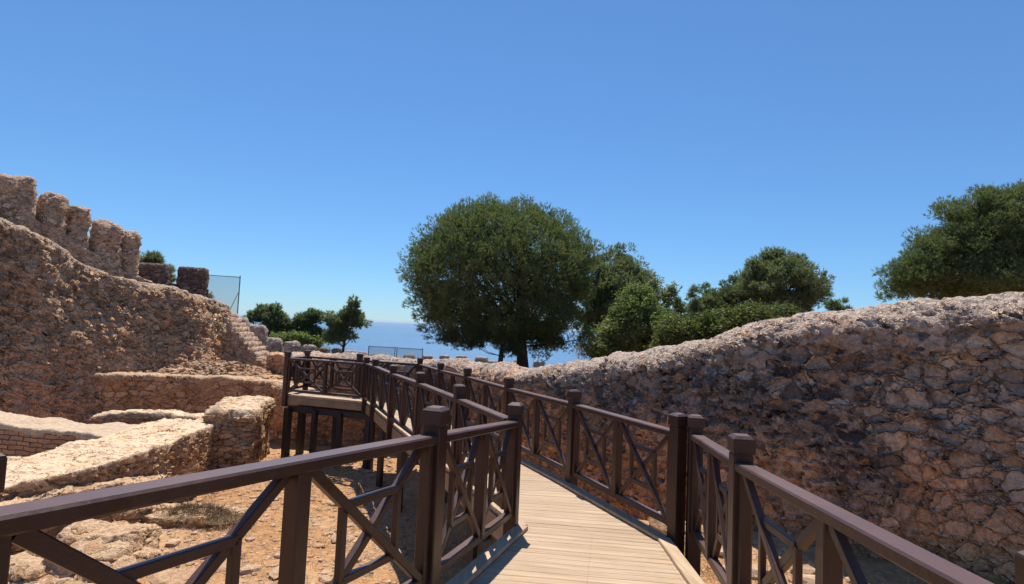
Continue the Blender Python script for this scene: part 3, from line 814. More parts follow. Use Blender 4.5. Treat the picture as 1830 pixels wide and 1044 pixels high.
loose(1.80, 6.2, .16, .3, .8, 'single sunlit orange stone beside the post where the right railing bends', None)

# ------------------------------------------------------------------ boardwalk
POST = {  # x, y, z of post tops
 'R0': (1.399, 4.6, 1.054), 'R0b': (1.506, 4.5, 1.061), 'R1': (.735, 6.2, 1.035), 'R2': (.013, 7.95, .987), 'R3': (-.702, 9.68, .962), 'R4': (-1.358, 11.26, .919), 'R5': (-2.035, 12.9, .899),
 'L0': (.073, 4.7, 1.068), 'L1': (-.526, 6.16, 1.045), 'L2': (-1.22, 7.83, 1.013), 'L3': (-1.969, 9.64, .958), 'L4': (-2.699, 11.4, .93), 'L5': (-3.152, 12.5, .889),
 'P0': (-5.145, 13.1, .894), 'B2': (-5.085, 14.2, .876), 'B1': (-3.6, 13.6, .885), 'N1': (-.38, 3.05, 1.251), 'N2': (-1.148, 1.200, 1.391), 'N3': (-1.95, -.45, 1.40),
 'M1': (1.297, 3.12, 1.161), 'M2': (1.158, 1.17, 1.281), 'M3': (1.02, -.7, 1.36)}
PH = 1.02
pv = {k: np.array(v) for k, v in POST.items()}
def deckpt(k, inset=.05, to=None):
    p = pv[k].copy(); p[2] -= PH
    if to is not None:
        q = pv[to]; d = (q - p)[:2]; d /= np.linalg.norm(d); p[:2] += d * inset
    return p
walk = root('boardwalk', (.7, 5, -.4))
tag(walk, 'raised wooden boardwalk of pale planks zigzagging through the ruins', 'boardwalk')
WB = (.7, 5, -.4)
left_chain = [deckpt('N3', .04, 'M3'), deckpt('N2', .04, 'M2'), deckpt('N1', .04, 'M1'), deckpt('L0', .06, 'R0'), deckpt('L1', .05, 'R1'), deckpt('L2', .05, 'R2'), deckpt('L3', .05, 'R3'), deckpt('L4', .05, 'R4'), deckpt('L5', .05, 'R5')]
right_chain = [deckpt('M3', .04, 'N3'), deckpt('M2', .04, 'N2'), deckpt('M1', .04, 'N1'), deckpt('R0', .06, 'L0'), deckpt('R1', .05, 'L1'), deckpt('R2', .05, 'L2'), deckpt('R3', .05, 'L3'), deckpt('R4', .05, 'L4'), deckpt('R5', .05, 'L5')]
rb = random.Random(3)
SCR = []
def boards(mb, att, A0, A1, B0, B1, bw=.105, start=0):
    L = max(np.linalg.norm(A1 - A0), np.linalg.norm(B1 - B0)); n = max(1, int(round(L / bw)))
    for i in range(n):
        g_ = .0035 / bw
        t0, t1 = (i + g_ * .5) / n, (i + 1 - g_ * .5) / n
        dz = rb.uniform(-.0015, .0015)
        c = [A0 + (A1 - A0) * t0, B0 + (B1 - B0) * t0, B0 + (B1 - B0) * t1, A0 + (A1 - A0) * t1]
        W = np.linalg.norm(c[1] - c[0]); bid = start + i + rb.random()
        ns = 7
        v = []; a_ = []; sc_ = SCR
        e = .006 / bw
        W_ = W; rows = [(0, -.028), (0, -.004), (e, 0), (1 - e, 0), (1, -.004), (1, -.028)]
        for k in range(ns + 1):
            s = k / ns
            p0 = c[0] + (c[1] - c[0]) * s; p1 = c[3] + (c[2] - c[3]) * s
            for (q, zz) in rows:
                p = p0 + (p1 - p0) * q; v.append((p[0], p[1], p[2] + zz + dz)); a_.append((s * W + bid * 3.1, q * bw, bid)); sc_.append((s * W, q * bw, W))
        f = []
        nr = len(rows)
        for k in range(ns):
            for q in range(nr - 1):
                f.append([k * nr + q, (k + 1) * nr + q, (k + 1) * nr + q + 1, k * nr + q + 1])
            f.append([k * nr + nr - 1, (k + 1) * nr + nr - 1, (k + 1) * nr, k * nr])
        mb.add(v, [np.array(f), np.array([[0, 1, 2, 3, 4, 5], [ns * nr + 5, ns * nr + 4, ns * nr + 3, ns * nr + 2, ns * nr + 1, ns * nr]])])
        att.extend(a_)
def deckobj(secs, bw=.105):
    mb = MB(); att = []; SCR.clear()
    for i, s in enumerate(secs): boards(mb, att, *s, bw=bw, start=100 * i)
    return mb.build('plank_deck', M_deck, parent=walk, base=WB, attrs={'bc': ('FLOAT_VECTOR', 'POINT', np.array(att)), 'sc': ('FLOAT_VECTOR', 'POINT', np.array(SCR))})
Lc, Rc = left_chain, right_chain
deckobj([(Lc[i], Lc[i + 1], Rc[i], Rc[i + 1]) for i in range(3)])
# long straight part: planks square to its run
A0, A1, B0, B1 = Lc[3], Lc[8], Rc[3], Rc[8]
dir_ = (A1 - A0)[:2] / np.linalg.norm((A1 - A0)[:2])
def z_at(p):  # deck height along the long part
    s = (p - A0[:2]) @ dir_; L = np.linalg.norm((A1 - A0)[:2])
    return float(np.interp(s, [0, 1.6, 3.4, 5.35, 7.25, 8.4], [q[2] for q in Lc[3:9]]))
deckobj([(Lc[i], Lc[i + 1], Rc[i], Rc[i + 1]) for i in range(3, 8)])
PLf = [deckpt('L5', .05, 'B1'), deckpt('P0', .05, 'B2')]; PLb = [deckpt('R5', .02, 'P0'), deckpt('B2', .05, 'P0')]
PLb[0] = Rc[8]; PLf[0] = Lc[8]
ext = (PLf[1] - PLf[0]); ext = ext / np.linalg.norm(ext)
deckobj([(PLf[0], PLf[1] + ext * .12, PLb[0], PLb[1] + ext * .2)], .11)
# edge trims, fascia
def trimline(mat_name, chain, inset_to, name, w, h, dz, off, mat):
    mb = MB(); att = []
    for i in range(len(chain) - 1):
        a_, b_ = chain[i], chain[i + 1]
        c_ = (inset_to[i] - a_); c_[2] = 0; c_ /= np.linalg.norm(c_)
        o_ = c_ * off
        n0 = mb.n
        bar(mb, a_ + o_ + np.array([0, 0, dz]), b_ + o_ + np.array([0, 0, dz]), w, h, ch=.004, trim0=-.004 + .001 * i)
        v = mb.v[-1]; d = (b_ - a_) / np.linalg.norm(b_ - a_)
        for q in v: att.append(((q - a_) @ d, (q - a_) @ c_ * .7, 500 + i + .37 * len(chain)))
    return mb.build(name, mat, parent=walk, base=WB, attrs={'bc': ('FLOAT_VECTOR', 'POINT', np.array(att))})
trimline('', Lc, Rc, 'edge_board', .10, .03, .018, .035, M_deck)
trimline('', Rc, Lc, 'edge_board', .10, .03, .018, .035, M_deck)
trimline('', [PLf[0], PLf[1] + ext * .1], [PLb[0], PLb[1]], 'edge_board', .09, .03, .018, .03, M_deck)
trimline('', [PLb[0], PLb[1] + ext * .1], [PLf[0], PLf[1]], 'edge_board', .09, .03, .018, .03, M_deck)
trimline('', Lc, Rc, 'fascia', .035, .19, -.125, -.005, M_fascia)
trimline('', Rc, Lc, 'fascia', .035, .19, -.125, -.005, M_fascia)
trimline('', [PLf[0], PLf[1] + ext * .12], [PLb[0], PLb[1]], 'fascia', .035, .15, -.105, -.005, M_fascia)
trimline('', [PLb[0], PLb[1] + ext * .12], [PLf[0], PLf[1]], 'fascia', .035, .15, -.105, -.005, M_fascia)
def beam(a_, b_, dz=-.32, w=.1, h=.14):
    mb = MB(); z = np.array([0, 0, dz]); bar(mb, a_ + z, b_ + z, w, h, ch=.004); mb.build('beam', M_steel, parent=walk, base=WB)
for i in range(8):
    m0 = Lc[i] * .82 + Rc[i] * .18; m1 = Lc[i + 1] * .82 + Rc[i + 1] * .18; beam(m0, m1)
    m0 = Lc[i] * .18 + Rc[i] * .82; m1 = Lc[i + 1] * .18 + Rc[i + 1] * .82; beam(m0, m1)
beam(PLf[0] * .8 + PLb[0] * .2, PLf[1] * .8 + PLb[1] * .2); beam(PLf[0] * .15 + PLb[0] * .85, PLf[1] * .15 + PLb[1] * .85)
def leg(x, y, zt, w=.10):
    mb = MB(); zb = gh(x, y) - .15
    if zt - zb < .12: return
    bar(mb, (x, y, zb), (x, y, zt), w, w, up=(.4, .9, 0), ch=.004)
    mb.build('support_leg', M_steel, parent=walk, base=WB)
for i in range(9):
    for f_ in (.14, .86):
        p = Lc[i] * (1 - f_) + Rc[i] * f_; leg(p[0], p[1], p[2] - .3)
for t in (0.03, .36, .66, .99):
    for f_ in (.12, .9):
        p = (PLf[0] + (PLf[1] - PLf[0]) * t) * (1 - f_) + (PLb[0] + (PLb[1] - PLb[0]) * t) * f_
        leg(p[0], p[1], p[2] - .3, .11 if t < .9 else .14)

# ------------------------------------------------------------------ railings
def make_post(rt, base, top, rz, below=.24, w=.104):
    mb = MB(); x, y, z = top
    up = (math.cos(rz), math.sin(rz), 0)
    bar(mb, (x, y, z - PH - below), (x, y, z - .105), w, w, up=up, ch=.006)
    bar(mb, (x, y, z - .1051), (x, y, z - .0949), w * .9, w * .9, up=up, ch=.004)
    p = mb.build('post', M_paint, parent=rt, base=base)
    a_ = w * .56; b_ = w * .36
    prof = [(a_ * .97, -.095), (a_, -.088), (a_, -.022), (a_ * .96, -.016), (b_, 0.0)]
    v = []
    for (r_, zz) in prof:
        for k in range(4):
            an = rz + math.pi / 4 + k * math.pi / 2; v.append((x + r_ * math.sqrt(2) * math.cos(an), y + r_ * math.sqrt(2) * math.sin(an), z + zz))
    f = [[i * 4 + j, i * 4 + (j + 1) % 4, (i + 1) * 4 + (j + 1) % 4, (i + 1) * 4 + j] for i in range(4) for j in range(4)] + [[16, 17, 18, 19], [3, 2, 1, 0]]
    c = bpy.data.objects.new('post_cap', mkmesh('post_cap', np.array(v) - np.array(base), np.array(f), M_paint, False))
    COL.objects.link(c); c.parent = p
    return p
def make_panel(rt, base, a_, b_, bays=2):
    """panel between post tops a_ and b_"""
    a_ = np.array(a_, float); b_ = np.array(b_, float)
    d = b_ - a_; L = np.linalg.norm(d); u = d / L
    g0, g1 = .052, L - .052
    def P(s, h): return a_ + u * s + np.array([0, 0, h - PH])
    ht, hb = PH - .145, .13           # handrail top, bottom rail centre
    st = .045
    nrm = np.cross(u, (0, 0, 1)); nrm /= np.linalg.norm(nrm)
    lo, hi = hb + .025, ht - .048
    def piece(name, p0, p1, w, h, up=(0, 0, 1), ch=.004, off=0):
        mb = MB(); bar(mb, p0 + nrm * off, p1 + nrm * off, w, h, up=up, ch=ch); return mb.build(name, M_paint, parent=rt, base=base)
    for s in (g0 + st / 2, g1 - st / 2): piece('stile', P(s, lo - .05), P(s, hi - .002), st, .06, nrm)
    piece('handrail', P(g0, ht - .024), P(g1, ht - .024), .098, .048, ch=.008)
    piece('bottom_rail', P(g0 + st, hb), P(g1 - st, hb), .055, .05, ch=.005)
    W = (g1 - g0 - 2 * st); mw = .07; bw_ = (W - mw * (bays - 1)) / bays
    s0 = g0 + st
    for k in range(bays):
        x0 = s0 + k * (bw_ + mw); x1 = x0 + bw_
        if k < bays - 1: piece('mullion', P(x1 + mw / 2, lo - .02), P(x1 + mw / 2, hi - .002), mw, .072, nrm, .005)
        piece('cross_brace', P(x0 + .012, lo), P(x1 - .012, hi), .042, .036, nrm, off=-.009)
        piece('cross_brace', P(x0 + .012, hi), P(x1 - .012, lo), .042, .036, nrm, off=.009)
        i0, i1 = x0 + .27 * bw_, x1 - .27 * bw_; h0, h1 = lo + .27 * (hi - lo), hi - .27 * (hi - lo)
        for (p0, p1) in (((i0, h0), (i1, h0)), ((i0, h1), (i1, h1)), ((i0, h0), (i0, h1)), ((i1, h0), (i1, h1))):
            piece('inner_square_bar', P(*p0), P(*p1), .036, .030, nrm)
def railing(keys, label, panels=True, first=True, last=True, group=None, tops=None):
    pts = [pv[k] for k in keys]
    base = tuple(pts[0] - np.array([0, 0, PH]))
    rt = root('railing', base); tag(rt, label, 'railing')
    for i, p in enumerate(pts):
        if (i == 0 and not first) or (i == len(pts) - 1 and not last): continue
        q = pts[min(i + 1, len(pts) - 1)] - pts[max(i - 1, 0)]
        make_post(rt, base, p, math.atan2(q[1], q[0]))
    for i in range(len(pts) - 1): make_panel(rt, base, pts[i], pts[i + 1])
    return rt
railing(['N3', 'N2', 'N1', 'L0'], 'nearest dark brown railing crossing the lower left of the photo with its big capped post')
pv['L0c'] = pv['L0'] + np.array([-.03, .125, -.01])
railing(['L0c', 'L1', 'L2', 'L3', 'L4', 'L5'], 'long receding dark brown railing on the left edge of the straight boardwalk', first=False)
railing(['P0', 'L5b'] if 'L5b' in pv else ['P0', 'L5'], 'short dark brown railing on the near edge of the far platform', last=False)
railing(['P0', 'B2'], 'narrow end railing closing the left end of the far platform', first=False)
railing(['B2', 'B1', 'R5'], 'rear dark brown railing along the back edge of the far platform', first=False, last=False)
railing(['R0', 'R1', 'R2', 'R3', 'R4', 'R5'], 'long dark brown railing on the right edge of the boardwalk facing the rubble wall')
railing(['M3', 'M2', 'M1', 'R0b'], 'nearest right-hand railing whose broad handrail runs out of the lower right corner')

# ------------------------------------------------------------------ wire mesh frames
def mesh_panel(name, p0, p1, z0, z1, label, diag=True, t=.035, group=None):
    p0 = np.array(p0, float); p1 = np.array(p1, float)
    base = (float(p0[0]), float(p0[1]), z0); rt = root(name, base); tag(rt, label, 'fence', group)
    def P(f, z): q = p0 + (p1 - p0) * f; return np.array([q[0], q[1], z])
    for f_ in (0, 1):
        mb = MB(); bar(mb, P(f_, z0), P(f_, z1 + .04), t, t, up=(0, 1, 0), ch=.003); mb.build('post', M_galv, parent=rt, base=base)
    mb = MB(); bar(mb, P(0, z1), P(1, z1 - .03), t * .8, t * .8, ch=.002); mb.build('top_bar', M_galv, parent=rt, base=base)
    mb = MB(); bar(mb, P(0, z0 + .1), P(1, z0 + .1), t * .8, t * .8, ch=.002); mb.build('bottom_bar', M_galv, parent=rt, base=base)
    if diag:
        mb = MB(); bar(mb, P(.98, z1 - .7), P(.35, z0 + .2), t * .6, t * .6, ch=.002); mb.build('brace', M_galv, parent=rt, base=base)
    q = P(0, z0 + .1); r_ = P(1, z0 + .1); n = np.cross(r_ - q, (0, 0, 1)); n = n / np.linalg.norm(n) * .003
    v = np.array([q - n, r_ - n, P(1, z1) - n, P(0, z1) - n, q + n, r_ + n, P(1, z1) + n, P(0, z1) + n])
    obj('mesh_infill', v, np.array([[0, 1, 2, 3], [7, 6, 5, 4], [0, 4, 5, 1], [1, 5, 6, 2], [2, 6, 7, 3], [3, 7, 4, 0]]), M_net, parent=rt, base=base, smooth=False)
mesh_panel('wire_mesh_panel', (-13.1, 24), (-11.75, 24.1), .3, 3.33, 'tall pale wire mesh panel in a thin frame above the end of the left wall')
mesh_panel('low_mesh_fence', (-9.5, 38), (-7.72, 38), -1.9, -.05, 'left one of two low wire mesh fence panels against the sea', diag=False, t=.05)
mesh_panel('low_mesh_fence', (-7.6, 38), (-5.85, 38), -1.9, -.08, 'right one of two low wire mesh fence panels against the sea', diag=False, t=.05)

# ------------------------------------------------------------------ trees
def tube(mb, pts, radii, n=8):
    pts = np.array(pts, float); v = []
    for i, p in enumerate(pts):
        d = pts[min(i + 1, len(pts) - 1)] - pts[max(i - 1, 0)]; d /= np.linalg.norm(d) + 1e-9
        s = np.cross(d, (0.3, 1, .2)); s /= np.linalg.norm(s) + 1e-9; u = np.cross(d, s)
        for k in range(n):
            a_ = 2 * math.pi * k / n; v.append(p + (s * math.cos(a_) + u * math.sin(a_)) * radii[i])
    f = [[i * n + k, i * n + (k + 1) % n, (i + 1) * n + (k + 1) % n, (i + 1) * n + k] for i in range(len(pts) - 1) for k in range(n)]
    mb.add(v, np.array(f))
def crown_points(rs, blobs, n, shell=.55, clump=.3, perclump=16, dome=None):
    """clump centres spread towards the outside of the blobs, twig tips on a dome round each"""
    vol = np.array([b[3] * b[4] * b[5] for b in blobs]) ** .72; pr = vol / vol.sum()
    nc = max(4, n // perclump)
    bi = rs.choice(len(blobs), nc, p=pr)
    d = rs.normal(size=(nc, 3)); d /= np.linalg.norm(d, axis=1, keepdims=True)
    r = rs.uniform(shell ** 2, 1.0, nc) ** .5
    B = np.array(blobs)[bi]
    R = np.maximum(B[:, 3:6] - clump * .5, B[:, 3:6] * .5)
    C = B[:, :3] + d * R * r[:, None]
    if dome is not None:      # part of the boughs end evenly over one dome
        m = int(nc * .42); k = np.arange(m) + .5
        ph = np.arccos(1 - 2 * k / m); th_ = np.pi * (1 + 5 ** .5) * k
        D = np.stack([np.cos(th_) * np.sin(ph), np.sin(th_) * np.sin(ph), np.cos(ph)], 1)
        b_ = np.array(blobs[dome]); wob = .97 + .13 * fbm(D, 3.1, 2, 5) + .05 * rs.normal(size=m).clip(-1.2, 1.2)
        C[:m] = b_[:3] + D * (b_[3:6] - clump * .6) * wob[:, None]
    ci = rs.randint(0, nc, n)
    size = clump * rs.uniform(.65, 1.35, nc)
    q = rs.normal(size=(n, 3)); q[:, 2] = np.where(q[:, 2] < 0, q[:, 2] * .45, q[:, 2]); q /= np.linalg.norm(q, axis=1, keepdims=True)
    q[:, 2] *= .85
    q *= (size[ci] * rs.uniform(.25, 1, n) ** .45)[:, None]
    return C, C[ci] + q, ci
def needles(rs, P, C, per=12, length=.16, width=.012, center=None, ccen=None):
    n = len(P)
    out = P - center; out /= np.linalg.norm(out, axis=1, keepdims=True) + 1e-6
    loc = P - ccen; loc /= np.linalg.norm(loc, axis=1, keepdims=True) + 1e-6
    ax = out * .25 + loc * .8 + np.array([0, 0, .45]) + rs.normal(size=(n, 3)) * .2; ax /= np.linalg.norm(ax, axis=1, keepdims=True)
    A = np.repeat(ax, per, 0); O = np.repeat(P, per, 0)
    d = A * .8 + rs.normal(size=(n * per, 3)) * .5; d /= np.linalg.norm(d, axis=1, keepdims=True)
    L = length * rs.uniform(.6, 1.15, (n * per, 1)); O = O + A * rs.uniform(-.06, .06, (n * per, 1)) * (length / .16)
    s = np.cross(d, rs.normal(size=(n * per, 3))); s /= np.linalg.norm(s, axis=1, keepdims=True); s *= width
    v = np.empty((n * per, 3, 3)); v[:, 0] = O - s; v[:, 1] = O + s; v[:, 2] = O + d * L
    return v.reshape(-1, 3), np.arange(n * per * 3).reshape(-1, 3)
def leaves(rs, P, size=.06, per=5):
    n = len(P) * per; O = np.repeat(P, per, 0) + rs.normal(size=(n, 3)) * size * 1.6
    a_ = rs.normal(size=(n, 3)); a_[:, 2] *= .6; a_ /= np.linalg.norm(a_, axis=1, keepdims=True)
    b_ = np.cross(a_, rs.normal(size=(n, 3))); b_ /= np.linalg.norm(b_, axis=1, keepdims=True)
    s = size * rs.uniform(.6, 1.3, (n, 1))
    v = np.empty((n, 4, 3)); v[:, 0] = O - a_ * s; v[:, 1] = O - b_ * s * .45; v[:, 2] = O + a_ * s; v[:, 3] = O + b_ * s * .45
    return v.reshape(-1, 3), np.arange(n * 4).reshape(-1, 4)
def tree(name, label, base, blobs, kind, n, seed, trunk=None, mat=None, clump=.3, size=.16, width=.012, per=12, tr=.2, shell=.55, group=None,
         perclump=16, nbranch=60, cat='tree', bark=None, dead=None, dome=None):
    rs = np.random.RandomState(seed)
    rt = root(name, base); tag(rt, label, cat, group)
    C, P, ci = crown_points(rs, blobs, n, shell, clump, perclump, dome)
    cen = np.array(blobs)[:, :3].mean(0); cen[2] -= .3 * np.array(blobs)[:, 5].max()
    if kind == 'pine': v, f = needles(rs, P, C, per, size, width, cen, C[ci])
    else: v, f = leaves(rs, P, size, per)
    obj('crown', v, f, mat or M_pine, parent=rt, base=base, smooth=False)
    mb = MB(); tb = np.array(base); tp = np.array(trunk) if trunk is not None else cen + np.array([0, 0, .3])
    path = [tb, tb * .6 + tp * .4 + rs.normal(size=3) * .12, tb * .25 + tp * .75 + rs.normal(size=3) * .15, tp]
    tube(mb, path, [tr, tr * .8, tr * .6, tr * .35], 10)
    path = np.array(path)
    for j in rs.permutation(len(C))[:nbranch]:
        c = C[j]; t = rs.uniform(.25, 1.0)
        s0 = np.array([np.interp(t * 3, [0, 1, 2, 3], path[:, k]) for k in range(3)])
        if s0[2] > c[2]: s0[2] = min(s0[2], max(tb[2] + .4, c[2] - .5))
        m_ = (s0 + c) / 2 + np.array([0, 0, -.12]) + rs.normal(size=3) * .1
        L = np.linalg.norm(c - s0); r0 = tr * .08 + .009 * L
        tube(mb, [s0, m_, c], [r0, r0 * .6, r0 * .25], 5)
    if dead:
        for dp in dead: tube(mb, dp, np.linspace(.035, .01, len(dp)), 5)
    mb.build('trunk', bark or M_bark, parent=rt, base=base, smooth=True)
    return rt
#T0
tree('pine_tree', 'large round dark green pine rising above the middle of the wall', (0.63, 24.0, -0.22), [(2.2, 23.6, 1.41, 1.39, 1.39, 1.1), (1.21, 24.8, 1.05, 1.2, 1.2, 0.82), (-2.73, 24.5, 1.42, 1.25, 1.25, 0.91), (-0.56, 24.0, 3.95, 3.98, 3.98, 3.22), (-0.55, 24.0, 3.68, 3.6, 3.6, 2.64), (-2.88, 24.0, 4.43, 1.82, 1.9, 1.97), (-3.57, 24.8, 2.5, 1.2, 1.37, 1.54), (-1.47, 24.2, 6.11, 1.44, 1.44, 1.15), (2.48, 24.0, 4.54, 1.25, 1.34, 1.44), (-1.63, 23.5, 5.26, 1.92, 1.92, 1.49), (0.48, 24.0, 5.97, 1.97, 1.97, 1.32), (2.21, 24.7, 5.66, 1.25, 1.25, 1.25), (-0.4, 25.0, 3.77, 2.64, 2.64, 2.04), (1.6, 23.0, 3.46, 1.63, 1.75, 1.87), (-1.22, 23.4, 1.61, 2.21, 2.21, 1.1), (1.29, 24.5, 1.72, 1.8, 1.8, 1.01), (-2.43, 24.0, 1.2, 1.15, 1.15, 0.72), (-3.75, 24.3, 3.57, 0.91, 1.06, 1.2), (-0.35, 26.0, 2.29, 2.16, 2.16, 1.2), (1.96, 22.5, 1.98, 1.2, 1.2, 1.08)], 'pine', trunk=(0.32, 24.0, 4.2), n=80000, seed=1, clump=0.5, size=0.115, width=0.01, per=8, tr=0.27, shell=0.4, perclump=125, dome=3, nbranch=60)
tree('slender_pine', 'slim dark trunk with a low fringe of needles left of the big round pine trunk', (-0.37, 22.5, -0.2), [(-0.94, 22.5, 1.51, 0.81, 0.63, 0.45), (-0.15, 22.5, 1.32, 0.68, 0.56, 0.45), (-1.48, 22.5, 0.99, 0.58, 0.45, 0.32), (0.1, 22.5, 0.84, 0.41, 0.32, 0.23)], 'pine', trunk=(-0.46, 22.5, 2.21), n=2200, seed=31, clump=0.3, size=0.15, width=0.013, per=9, tr=0.12, shell=0.3, perclump=50, nbranch=20)
tree('pine_tree', 'paler bushy pine leaning out behind the right flank of the large round pine', (4.99, 27.0, -0.13), [(3.99, 27.0, 3.05, 1.35, 1.76, 2.16), (6.04, 27.0, 3.27, 1.24, 1.46, 1.67), (5.15, 27.0, 3.23, 1.94, 2.21, 2.48), (4.66, 27.0, 4.16, 1.4, 1.44, 1.49), (5.27, 27.0, 5.5, 0.92, 0.92, 0.7), (4.61, 27.6, 2.27, 1.35, 1.42, 1.49), (5.88, 27.0, 4.22, 0.76, 0.86, 0.97), (3.94, 27.5, 5.01, 0.81, 0.95, 1.08)], 'pine', trunk=(4.98, 27.0, 4.18), n=20000, seed=2, clump=0.36, perclump=50, size=0.13, width=0.012, per=9, tr=0.2, shell=0.5, nbranch=60, mat=M_pine2)
tree('green_bush', 'bright green leafy bush below the paler pine', (4.93, 21.0, 0.22), [(4.88, 21.0, 1.74, 1.34, 1.24, 1.13), (4.76, 21.0, 2.3, 1.01, 0.97, 0.92), (4.26, 21.0, 1.54, 1.22, 0.97, 0.71), (5.7, 21.3, 1.71, 0.97, 0.86, 0.76), (4.68, 21.2, 2.93, 0.71, 0.67, 0.63), (3.49, 20.7, 1.0, 0.94, 0.72, 0.5)], 'leaf', trunk=(4.99, 21.0, 1.78), n=13000, seed=3, clump=0.24, size=0.05, per=6, tr=0.08, shell=0.4, nbranch=40, mat=M_leaf)
tree('slender_tree', 'sparse slender tree with upright twigs in the gap right of the bright bush', (5.84, 23.0, 0.66), [(5.79, 23.0, 3.23, 0.18, 0.48, 0.78), (6.34, 23.0, 3.16, 0.18, 0.37, 0.55), (5.47, 23.0, 3.06, 0.18, 0.39, 0.6), (6.61, 23.0, 3.41, 0.12, 0.22, 0.32), (6.09, 23.0, 2.28, 0.55, 0.55, 0.55)], 'leaf', trunk=(5.83, 23.0, 3.19), n=1300, seed=4, clump=0.13, size=0.07, per=5, tr=0.05, shell=0.1, nbranch=26, mat=M_pine2, perclump=9)
tree('small_conifer', 'small pointed conifer standing alone against the sky above the dark hedge', (8.36, 28.0, 0.49), [(8.3, 28.0, 2.72, 0.5, 0.59, 0.67), (8.29, 28.0, 3.28, 0.25, 0.35, 0.45), (8.32, 28.0, 2.02, 0.73, 0.67, 0.62)], 'pine', trunk=(8.3, 28.0, 2.72), n=800, seed=5, clump=0.16, size=0.2, width=0.015, per=11, tr=0.08, shell=0.4, nbranch=20, mat=M_pine)
tree('small_conifer', 'thin upright conifer just right of the small pointed one', (9.2, 28.0, 0.53), [(9.07, 28.0, 3.6, 0.22, 0.42, 0.62), (9.25, 28.0, 2.76, 0.39, 0.53, 0.67), (9.75, 28.0, 3.12, 0.34, 0.48, 0.62)], 'pine', trunk=(9.14, 28.0, 3.04), n=650, seed=6, clump=0.15, size=0.2, width=0.015, per=11, tr=0.07, shell=0.3, nbranch=20, mat=M_pine2)
tree('young_pine', 'low spreading young pine between the thin conifer and the mid-right pine', (11.26, 29.0, 0.56), [(10.77, 29.0, 3.2, 1.8, 1.62, 1.45), (9.91, 29.0, 2.47, 1.39, 1.25, 1.1), (11.35, 29.0, 3.17, 1.8, 1.51, 1.22), (10.91, 29.0, 3.29, 0.99, 0.99, 0.99), (11.91, 29.0, 4.07, 0.87, 0.93, 0.99), (12.57, 29.2, 4.7, 0.64, 0.67, 0.7), (10.34, 29.0, 2.69, 0.87, 0.78, 0.7)], 'pine', trunk=(11.21, 29.0, 2.87), n=13000, seed=7, clump=0.32, perclump=45, size=0.13, width=0.012, per=9, tr=0.12, shell=0.4, nbranch=40, mat=M_pine)
tree('dark_hedge', 'dense dark leafy bush filling the lower edge above the rising wall', (6.82, 18.0, 0.54), [(5.35, 18.0, 1.67, 0.76, 0.76, 0.61), (5.62, 18.0, 1.65, 0.81, 0.81, 0.54), (6.61, 18.0, 1.87, 0.9, 0.9, 0.61), (7.68, 18.0, 2.19, 0.94, 0.94, 0.58), (8.77, 18.2, 2.33, 0.72, 0.72, 0.47), (5.1, 18.0, 1.18, 0.65, 0.65, 0.4), (6.08, 18.0, 1.22, 1.08, 1.08, 0.36), (7.51, 18.0, 1.55, 1.08, 1.08, 0.4)], 'leaf', trunk=(6.79, 18.0, 1.7), n=12000, seed=8, clump=0.2, size=0.05, per=6, tr=0.06, shell=0.3, nbranch=60, mat=M_leafd, cat='bush')
tree('pine_tree', 'mid-sized feathery pine between the dark bush and the big right pine', (13.17, 27.0, 0.76), [(12.98, 27.0, 4.21, 2.27, 2.27, 1.3), (12.84, 27.0, 4.93, 1.4, 1.4, 0.92), (11.82, 27.0, 4.34, 0.86, 0.86, 0.86), (14.2, 27.0, 4.37, 0.92, 0.92, 0.7), (13.27, 27.0, 3.46, 1.67, 1.67, 0.7), (12.61, 27.0, 5.66, 0.59, 0.59, 0.41), (13.81, 27.1, 5.45, 0.49, 0.49, 0.49), (14.97, 27.0, 4.13, 0.43, 0.43, 0.38), (11.61, 27.0, 5.15, 0.43, 0.43, 0.38), (14.46, 27.0, 5.55, 0.32, 0.32, 0.27)], 'pine', trunk=(12.98, 27.0, 4.53), n=17000, seed=9, clump=0.3, perclump=45, size=0.13, width=0.011, per=9, tr=0.15, shell=0.35, nbranch=80, mat=M_pine2)
tree('distant_pine', 'tiny far pine top just above the wall in the open gap of sky', (29.36, 50.0, 1.17), [(28.83, 50.0, 4.74, 0.8, 0.62, 0.45), (29.93, 50.0, 5.09, 0.7, 0.57, 0.45), (29.34, 50.0, 4.36, 1.3, 0.9, 0.5)], 'pine', trunk=(29.34, 50.0, 4.16), n=360, seed=10, clump=0.3, size=0.35, width=0.03, per=11, tr=0.12, shell=0.3, nbranch=14, mat=M_pine2)
